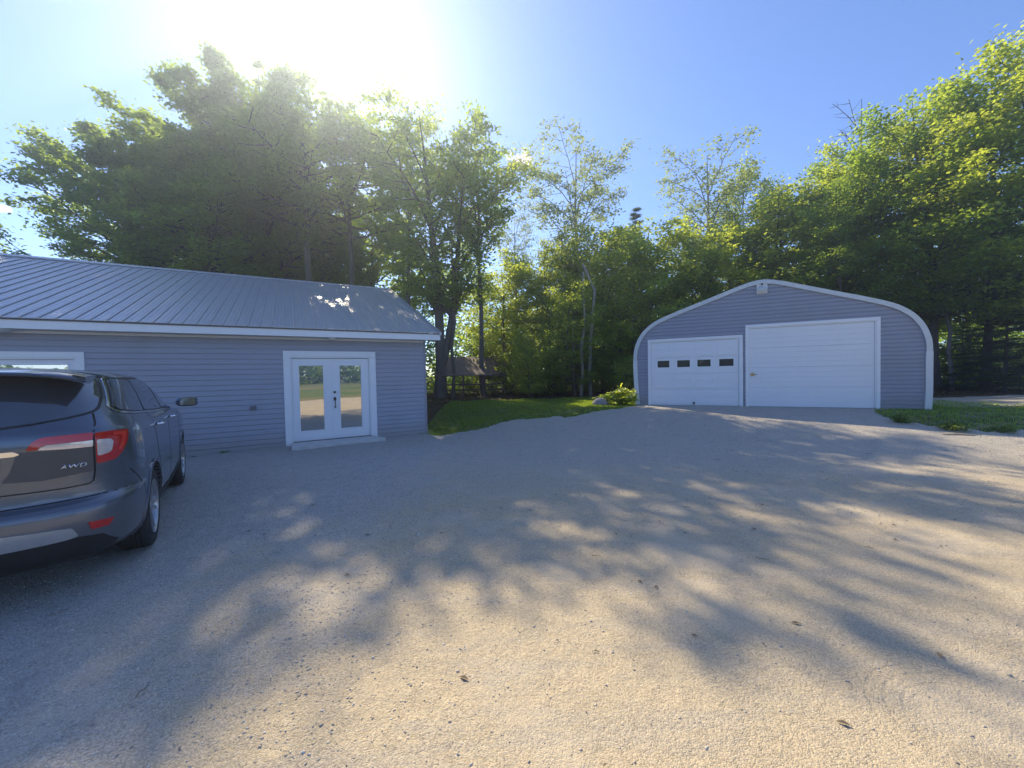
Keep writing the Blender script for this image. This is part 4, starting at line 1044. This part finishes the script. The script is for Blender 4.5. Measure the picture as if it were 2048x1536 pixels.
# slim trunks seen in the gap under the crowns
tk = []
for i, (px, dp, h, r_) in enumerate(((1132,21,6,.07),(1163,20,6.5,.09),(1180,20.3,7,.11),(1228,22,6,.06),(1242,23,6,.06),(1096,22.5,6,.06),(1903,19,5,.10),(905,20.8,7,.10),(1288,22,6,.07))):
    rng = np.random.default_rng(100+i); P = [(rng.normal(0,.05)+j*rng.normal(0,.05), j*.02, j*h/5-.1) for j in range(6)]
    V, F = tube_np(P, np.linspace(r_, r_*.6, 6), 8); x = at(px, dp)
    lb = ('thin trunk at the centre of the forest gap','pale leaning trunk right of the gap centre','stout pale trunk beside the leaning one','first thin trunk left of the garage','thin trunk nearest the left garage wall','thin dark trunk at the back of the lawn','slanting pale stump trunk right of the garage','straight trunk beside the big forked maple','thin trunk half hidden by the garage rim')[i]
    e = empty('slender_tree', (x,dp,T(x,dp)), 0, lb, 'tree', 'bare trunks in the forest gap')
    link('trunk', mesh(V, F, 'trunk', True), M['bark_pale' if i in (1,2,6) else 'bark'], e)

# deeper wood that reads as one mass
def wood_mass(name, pts, N, size, sig, mat, seed):
    rng = np.random.default_rng(seed)
    me = leaves_mesh(np.array(pts), sig, N, size, rng, flat=.8, tilt=.8); o = link(name, me, mat); return tag(o, kind='stuff')
rng = np.random.default_rng(7); pts = []
for i in range(950):
    px = rng.uniform(-120, 2250); dp = rng.uniform(31, 44); x = at(px, dp)
    lim = np.interp(px, [-100,250,600,930,1000,1150,1400,1600,1850,2250], [9,12,14,12,9,8,8,11,15,18])
    pts.append((x, dp, rng.uniform(.3, lim)))
for i in range(300):                                     # low, dark thicket behind the trunks
    px = rng.uniform(640, 2250); dp = rng.uniform(26, 32); pts.append((at(px,dp), dp, rng.uniform(.2, 4.5)))
wood_mass('deep_wood', pts, 150000, .34, .75, M['leaf'], 8)
pts = []
for i in range(900):                                     # tree line across the field, seen in the door glass
    a = rng.uniform(-1.2, 1.2); d = rng.uniform(95, 110); hh = 8+4*math.sin(a*7)+3*math.sin(a*17); pts.append((math.sin(a)*d+20, -math.cos(a)*d, rng.uniform(.3, hh)))
wood_mass('far_tree_line', pts, 40000, 1.3, 1.5, M['leaf'], 9)

# ------------------------------------------------------------------ loose stones, grass, small things
def stones(name, N, seed, xr, yr, smin, smax, dens, label=None):
    rng = np.random.default_rng(seed); X = rng.uniform(*xr, N*4); Y = rng.uniform(*yr, N*4)
    k_ = (rng.uniform(0,1,N*4) < dens(X, Y)) & in_yard(X, Y); X = X[k_][:N]; Y = Y[k_][:N]; n = len(X)
    oc = np.array([(1,0,0),(-1,0,0),(0,1,0),(0,-1,0),(0,0,1),(0,0,-1)],float)
    of = np.array([(0,2,4),(2,1,4),(1,3,4),(3,0,4),(2,0,5),(1,2,5),(3,1,5),(0,3,5)])
    sz = smin*(smax/smin)**(rng.uniform(0,1,n)**2.6)
    sc_ = sz[:,None]*np.stack([rng.uniform(.7,1.2,n), rng.uniform(.6,1.0,n), rng.uniform(.35,.7,n)],1)
    V = oc[None]*sc_[:,None]*rng.uniform(.7,1.25,(n,6,1)); V += rng.normal(0,.16,(n,6,3))*sz[:,None,None]
    az = rng.uniform(0,6.28,n); c, s_ = np.cos(az)[:,None], np.sin(az)[:,None]
    V = np.stack([V[...,0]*c-V[...,1]*s_, V[...,0]*s_+V[...,1]*c, V[...,2]],-1)
    V += np.stack([X,Y,terr(X,Y)+sz*.12],1)[:,None]
    F = (of[None]+6*np.arange(n)[:,None,None]).reshape(-1,3)
    return np_mesh(V.reshape(-1,3), F, name)
def stone_mat():
    t = NT('loose_stones'); g = t.n('ShaderNodeNewGeometry').outputs['Random Per Island']; o = t.obj()
    cr = t.n('ShaderNodeValToRGB'); t.set(cr.inputs[0], g); e = cr.color_ramp; e.interpolation = 'CONSTANT'
    pal = [(0,(.34,.33,.31)),(.25,(.46,.44,.41)),(.5,(.60,.57,.51)),(.68,(.66,.58,.46)),(.86,(.24,.23,.23)),(.90,(.80,.77,.72)),(.97,(.52,.42,.33))]
    e.elements[0].position = 0; e.elements[0].color = (*pal[0][1],1)
    e.elements[1].position = pal[1][0]; e.elements[1].color = (*pal[1][1],1)
    for p, c in pal[2:]: q = e.elements.new(p); q.color = (*c,1)
    c = t.mix(t.math('MULTIPLY', t.noise(o, 160, 3), .5), cr.outputs[0], (.42,.36,.28))
    return t.done(t.bsdf(c, .85, 0, None, **{'Specular IOR Level':.3}))
M['stone'] = stone_mat()
def sig_(v): return 1/(1+np.exp(-np.clip(v,-30,30)))
def d_near(x, y):
    left = sig_((-x-.9+.35*(y-2))*2.2); return np.clip(.07+.93*left,0,1)
o = link('gravel', stones('gravel', 60000, 61, (-6,6), (1.0,6.5), .003, .0105, d_near), M['stone']); tag(o, kind='stuff')
o = link('gravel', stones('gravel', 42000, 62, (-7,14), (4,13.5), .005, .013, lambda x,y: .35+.65*sig_((7-y)*.8)*sig_(-x)+.3*sig_((x-5)*2)), M['stone']); tag(o, kind='stuff')
o = link('gravel', stones('gravel', 70, 63, (-4.5,5), (1.2,8), .009, .019, lambda x,y: .35+.65*sig_((-x-1)*2)), M['stone']); tag(o, kind='stuff')

# twigs, dry leaves and bark chips blown over the yard
rng = np.random.default_rng(66); V = []; F = []
for i in range(300):
    x, y = rng.uniform(-6,9), rng.uniform(1.2,11.5)
    if not bool(in_yard(np.array([x]),np.array([y]))[0]) or (x < -2.6 and y > 3.2 and x < -3.2): continue
    z = T(x,y)+.004; a = rng.uniform(0,6.28)
    if i % 4 == 0:
        L_ = rng.uniform(.03,.11); P = [(x,y,z),(x+math.cos(a)*L_*.5,y+math.sin(a)*L_*.5,z+.006),(x+math.cos(a+.3)*L_,y+math.sin(a+.3)*L_,z+.002)]
        v_, f_ = tube_np(P, [.0025,.003,.0015], 4)
    else:
        L_ = rng.uniform(.012,.035); w_ = L_*.35; c, q = math.cos(a), math.sin(a)
        v_ = [(x-c*L_,y-q*L_,z),(x+q*w_,y-c*w_,z+.008),(x+c*L_,y+q*L_,z+.003),(x-q*w_,y+c*w_,z+.009)]; f_ = [(0,1,2,3)]
    b = len(V); V += [tuple(p) for p in v_]; F += [tuple(j+b for j in f) for f in f_]
o = link('yard_litter', mesh(V, F, 'yard_litter'), paint('dry_litter', (.24,.17,.10), .85, 0, .5, 3)); tag(o, kind='stuff')

def grass(name, N, seed, xr, yr, keep, hmin, hmax, wd, mat, clump=.0, top=1.):
    rng = np.random.default_rng(seed); X = rng.uniform(*xr,N*3); Y = rng.uniform(*yr,N*3)
    if clump:
        cx = rng.uniform(*xr, int(N/clump)); cy = rng.uniform(*yr, int(N/clump)); q = rng.integers(0,len(cx),N*3)
        X = cx[q]+rng.normal(0,.05,N*3); Y = cy[q]+rng.normal(0,.05,N*3)
    k_ = keep(X,Y); X, Y = X[k_][:N], Y[k_][:N]; n = len(X)
    pat = .55+.45*np.sin(X*2.1+1.3*np.sin(Y*1.7))*np.cos(Y*1.9+X*.7)
    H = rng.uniform(hmin,hmax,n)*(.55+.6*pat); az = rng.uniform(0,6.28,n); ln_ = rng.normal(0,.45,(n,2))*H[:,None]
    Z = terr(X,Y)-.02; u = np.stack([np.cos(az),np.sin(az),np.zeros(n)],1)*wd/2
    B_ = np.stack([X,Y,Z],1); Mid = B_+np.stack([ln_[:,0]*.35,ln_[:,1]*.35,H*.6],1); Tp = B_+np.stack([ln_[:,0],ln_[:,1],H],1)
    V = np.stack([B_-u,B_+u,Mid+u*.8,Tp,Mid-u*.8],1).reshape(-1,3); F = np.arange(5*n).reshape(n,5)
    o = link(name, np_mesh(V,F,name), M[mat]); return tag(o, kind='stuff')
M['grass'] = leaf_mat('grass_blades', (.06,.11,.02), (.16,.23,.045), (.70,.95,.08), .55, .05)
M['weed'] = leaf_mat('weed_leaves', (.06,.11,.02), (.13,.19,.04), (.45,.6,.08), .45, .05)
def on_lawn(x, y): return in_lawn(x, y) & ~in_yard(x, y)
grass('lawn_grass', 60000, 71, (-2.8,6.8), (10.0,18.5), on_lawn, .03, .085, .009, 'grass')
grass('lawn_grass', 10000, 72, (8.4,16), (6.7,15.5), on_lawn, .03, .10, .009, 'grass')
def near_edge(x, y):
    near = np.zeros(x.shape); 
    for dx, dy in ((.25,.25),(0,.5),(.3,.9)): near = near + (in_lawn(x+dx, y+dy) & ~in_yard(x+dx, y+dy))
    return in_yard(x, y) & (np.random.default_rng(3).uniform(0,1,x.shape) < near*.10) & (y < 13.6) & ~((x > 4.2) & (x < 8.6))
grass('edge_grass', 5000, 77, (-2.6,13), (7,14.3), near_edge, .02, .07, .010, 'grass', 6)
def edge_band(x, y):
    return (in_yard(x,y) != in_yard(x+.10, y+.0)) | (in_yard(x,y) != in_yard(x, y+.12))
grass('edge_grass', 2200, 73, (-2.6,16), (7,14.3), lambda x,y: edge_band(x,y) & ~((((x-gq.x)*gn.x+(y-gq.y)*gn.y) > -.3) & (((x-gq.x)*gd.x+(y-gq.y)*gd.y) > 0) & (x > 4.4)), .05, .16, .012, 'weed', 9)
def wall_foot(x, y):
    s = (x-lp.x)*ld.x+(y-lp.y)*ld.y; w_ = (x-lp.x)*ln.x+(y-lp.y)*ln.y
    return (s > -6) & (s < 3.5) & (w_ < -.03) & (w_ > -.22) & ~((s > -.2) & (s < 2.1))
grass('wall_foot_weeds', 900, 74, (-11,-2), (5,11.3), wall_foot, .03, .09, .012, 'weed', 12)
# fallen leaves and litter on the forest floor
rng = np.random.default_rng(75); C = np.stack([rng.uniform(-6,24,1500), rng.uniform(15,25,1500), np.full(1500,.5)],1)
C[:,2] = terr(C[:,0],C[:,1])-.03
M['litter'] = leaf_mat('dead_leaves', (.09,.06,.03), (.26,.19,.10), (.2,.14,.05), .2, .03)
o = link('leaf_litter', leaves_mesh(C, .35, 30000, .09, rng, flat=.03, tilt=.35), M['litter']); tag(o, kind='stuff')

def plant(name, x, y, n, rad, h, size, mat, label, cat='plant', group=None, slim=.6, seed=0):
    rng = np.random.default_rng(seed); wd = Wood(); C = []
    for i in range(n):
        a = i*2.4; r = rad*math.sqrt((i+.5)/n); e = np.array([r*math.cos(a), r*math.sin(a), h*(1-.55*(r/rad)**2)*rng.uniform(.8,1.15)])
        wd.add([(e[0]*.25,e[1]*.25,0), e*np.array([.6,.6,.6]), e], [.006,.004,.002], 4); C.append(e)
    r = empty(name, (x,y,T(x,y)-.01), 0, label, cat, group)
    link('stem', mesh(wd.V, wd.F, 'stem', True), M['weed'], r)
    link('foliage', leaves_mesh(C, size*.75, n*11, size, rng, flat=.5, tilt=.5, slim=slim), M[mat], r); return r
plant('leafy_plant', 3.95, 13.75, 60, .50, .50, .16, 'leaf_light', 'rounded leafy plant at the left foot of the garage', group='plants by the garage', seed=1)
plant('leafy_plant', 3.45, 13.9, 30, .33, .36, .12, 'leaf', 'smaller dark plant between the rounded plant and the boulder', group='plants by the garage', seed=2)
plant('weed_tuft', 8.85, 8.75, 22, .14, .17, .07, 'weed', 'bright weed tuft at the gravel edge in front of the garage corner', 'weed', 'weeds on the gravel edge', seed=3)
plant('weed_tuft', 9.25, 8.05, 26, .20, .14, .07, 'weed', 'wider weed tuft further right on the gravel edge', 'weed', 'weeds on the gravel edge', seed=4)
plant('weed_tuft', 9.9, 7.72, 18, .16, .10, .06, 'weed', 'low yellowish weed tuft at the right end of the gravel edge', 'weed', 'weeds on the gravel edge', seed=5)
plant('flowering_plant', 13.1, 13.9, 18, .35, .30, .08, 'leaf_grey', 'pale flowering plant on the grass right of the garage', seed=6)
# boulder
bm = bmesh.new(); bmesh.ops.create_icosphere(bm, subdivisions=4, radius=.24); rng = np.random.default_rng(5); ph = rng.uniform(0,6,9)
for v in bm.verts:
    p = v.co*9; n_ = math.sin(p.x+ph[0])*math.cos(p.y*1.3+ph[1])+.6*math.sin(p.z*1.9+ph[2])+.35*math.sin(p.x*2.7+p.y*2.1+ph[3])
    v.co *= 1+.10*n_; v.co.z *= .72; v.co.x *= 1.2
me = bpy.data.meshes.new('boulder'); bm.to_mesh(me); bm.free(); me.polygons.foreach_set('use_smooth', [True]*len(me.polygons))
o = link('boulder', me, paint('boulder_stone', (.30,.27,.26), .9, 0, .4, 6, .7)); o.location = (3.15,13.72,T(3.15,13.72)+.08)
tag(o, 'low brownish boulder on the lawn beside the leafy plant left of the garage', 'boulder')
# split stick on the gravel
k = MB(); k.tube([(-.28,0,.012),(-.05,.02,.020),(.14,-.01,.016),(.30,.03,.010)], [.010,.016,.014,.006], 7)
o = k.build('stick', M['wood_pale'], None, smooth=True); o.location = (9.05,7.75,T(9.05,7.75)); o.rotation_euler = (0,0,-.35); tag(o, 'pale split stick lying on the sunny gravel at the right', 'stick')
for i, (px_, x_, y_, s_) in enumerate(((0,2.30,1.78,.022),(0,2.45,2.50,.016),(0,1.25,2.35,.012))): pass
# low open shelter under the trees
sx, sy = at(948, 21.6), 21.6
S_ = empty('open_shelter', (sx,sy,T(sx,sy)), R(4), 'low dark brown open shelter under the trees beyond the lawn', 'shelter')
k = MB(); k.add([(-2.0,-.9,1.16),(1.9,-.9,1.10),(1.9,1.2,2.15),(-2.0,1.2,2.2),(-2.0,-.9,1.22),(1.9,-.9,1.16),(1.9,1.2,2.21),(-2.0,1.2,2.26)], [(3,2,1,0),(4,5,6,7),(0,1,5,4),(1,2,6,5),(2,3,7,6),(3,0,4,7)])
k.build('roof', paint('brown_roof', (.17,.12,.115), .7, 0, .25, 3), S_)
for x_, y_, h_ in ((-1.8,-.8,1.17),(-.55,-.8,1.15),(.6,-.8,1.13),(1.75,-.8,1.11),(-1.8,1.1,2.1),(1.75,1.1,2.05)):
    k = MB(); k.box(x_-.045,x_+.045,y_-.045,y_+.045,-.1,h_); k.build('post', M['wood_dark'], S_)
for z_ in (.32,.62): 
    k = MB(); k.box(-1.8,1.75,-.875,-.85,z_,z_+.08); k.build('rail', M['wood_dark'], S_)

# ------------------------------------------------------------------ haze volume added for the veiling glare and glow around the sun
k = MB(); k.box(-125,135,-125,62,-1.2,24); hz = k.build('haze', None)
t = NT('glare_haze'); v = t.n('ShaderNodeVolumePrincipled'); v.inputs['Color'].default_value = (.66,.76,1,1); v.inputs['Density'].default_value = .0034; v.inputs['Anisotropy'].default_value = .72
t.t.links.new(v.outputs[0], t.out.inputs['Volume']); hz.data.materials.append(t.m); tag(hz, kind='stuff')
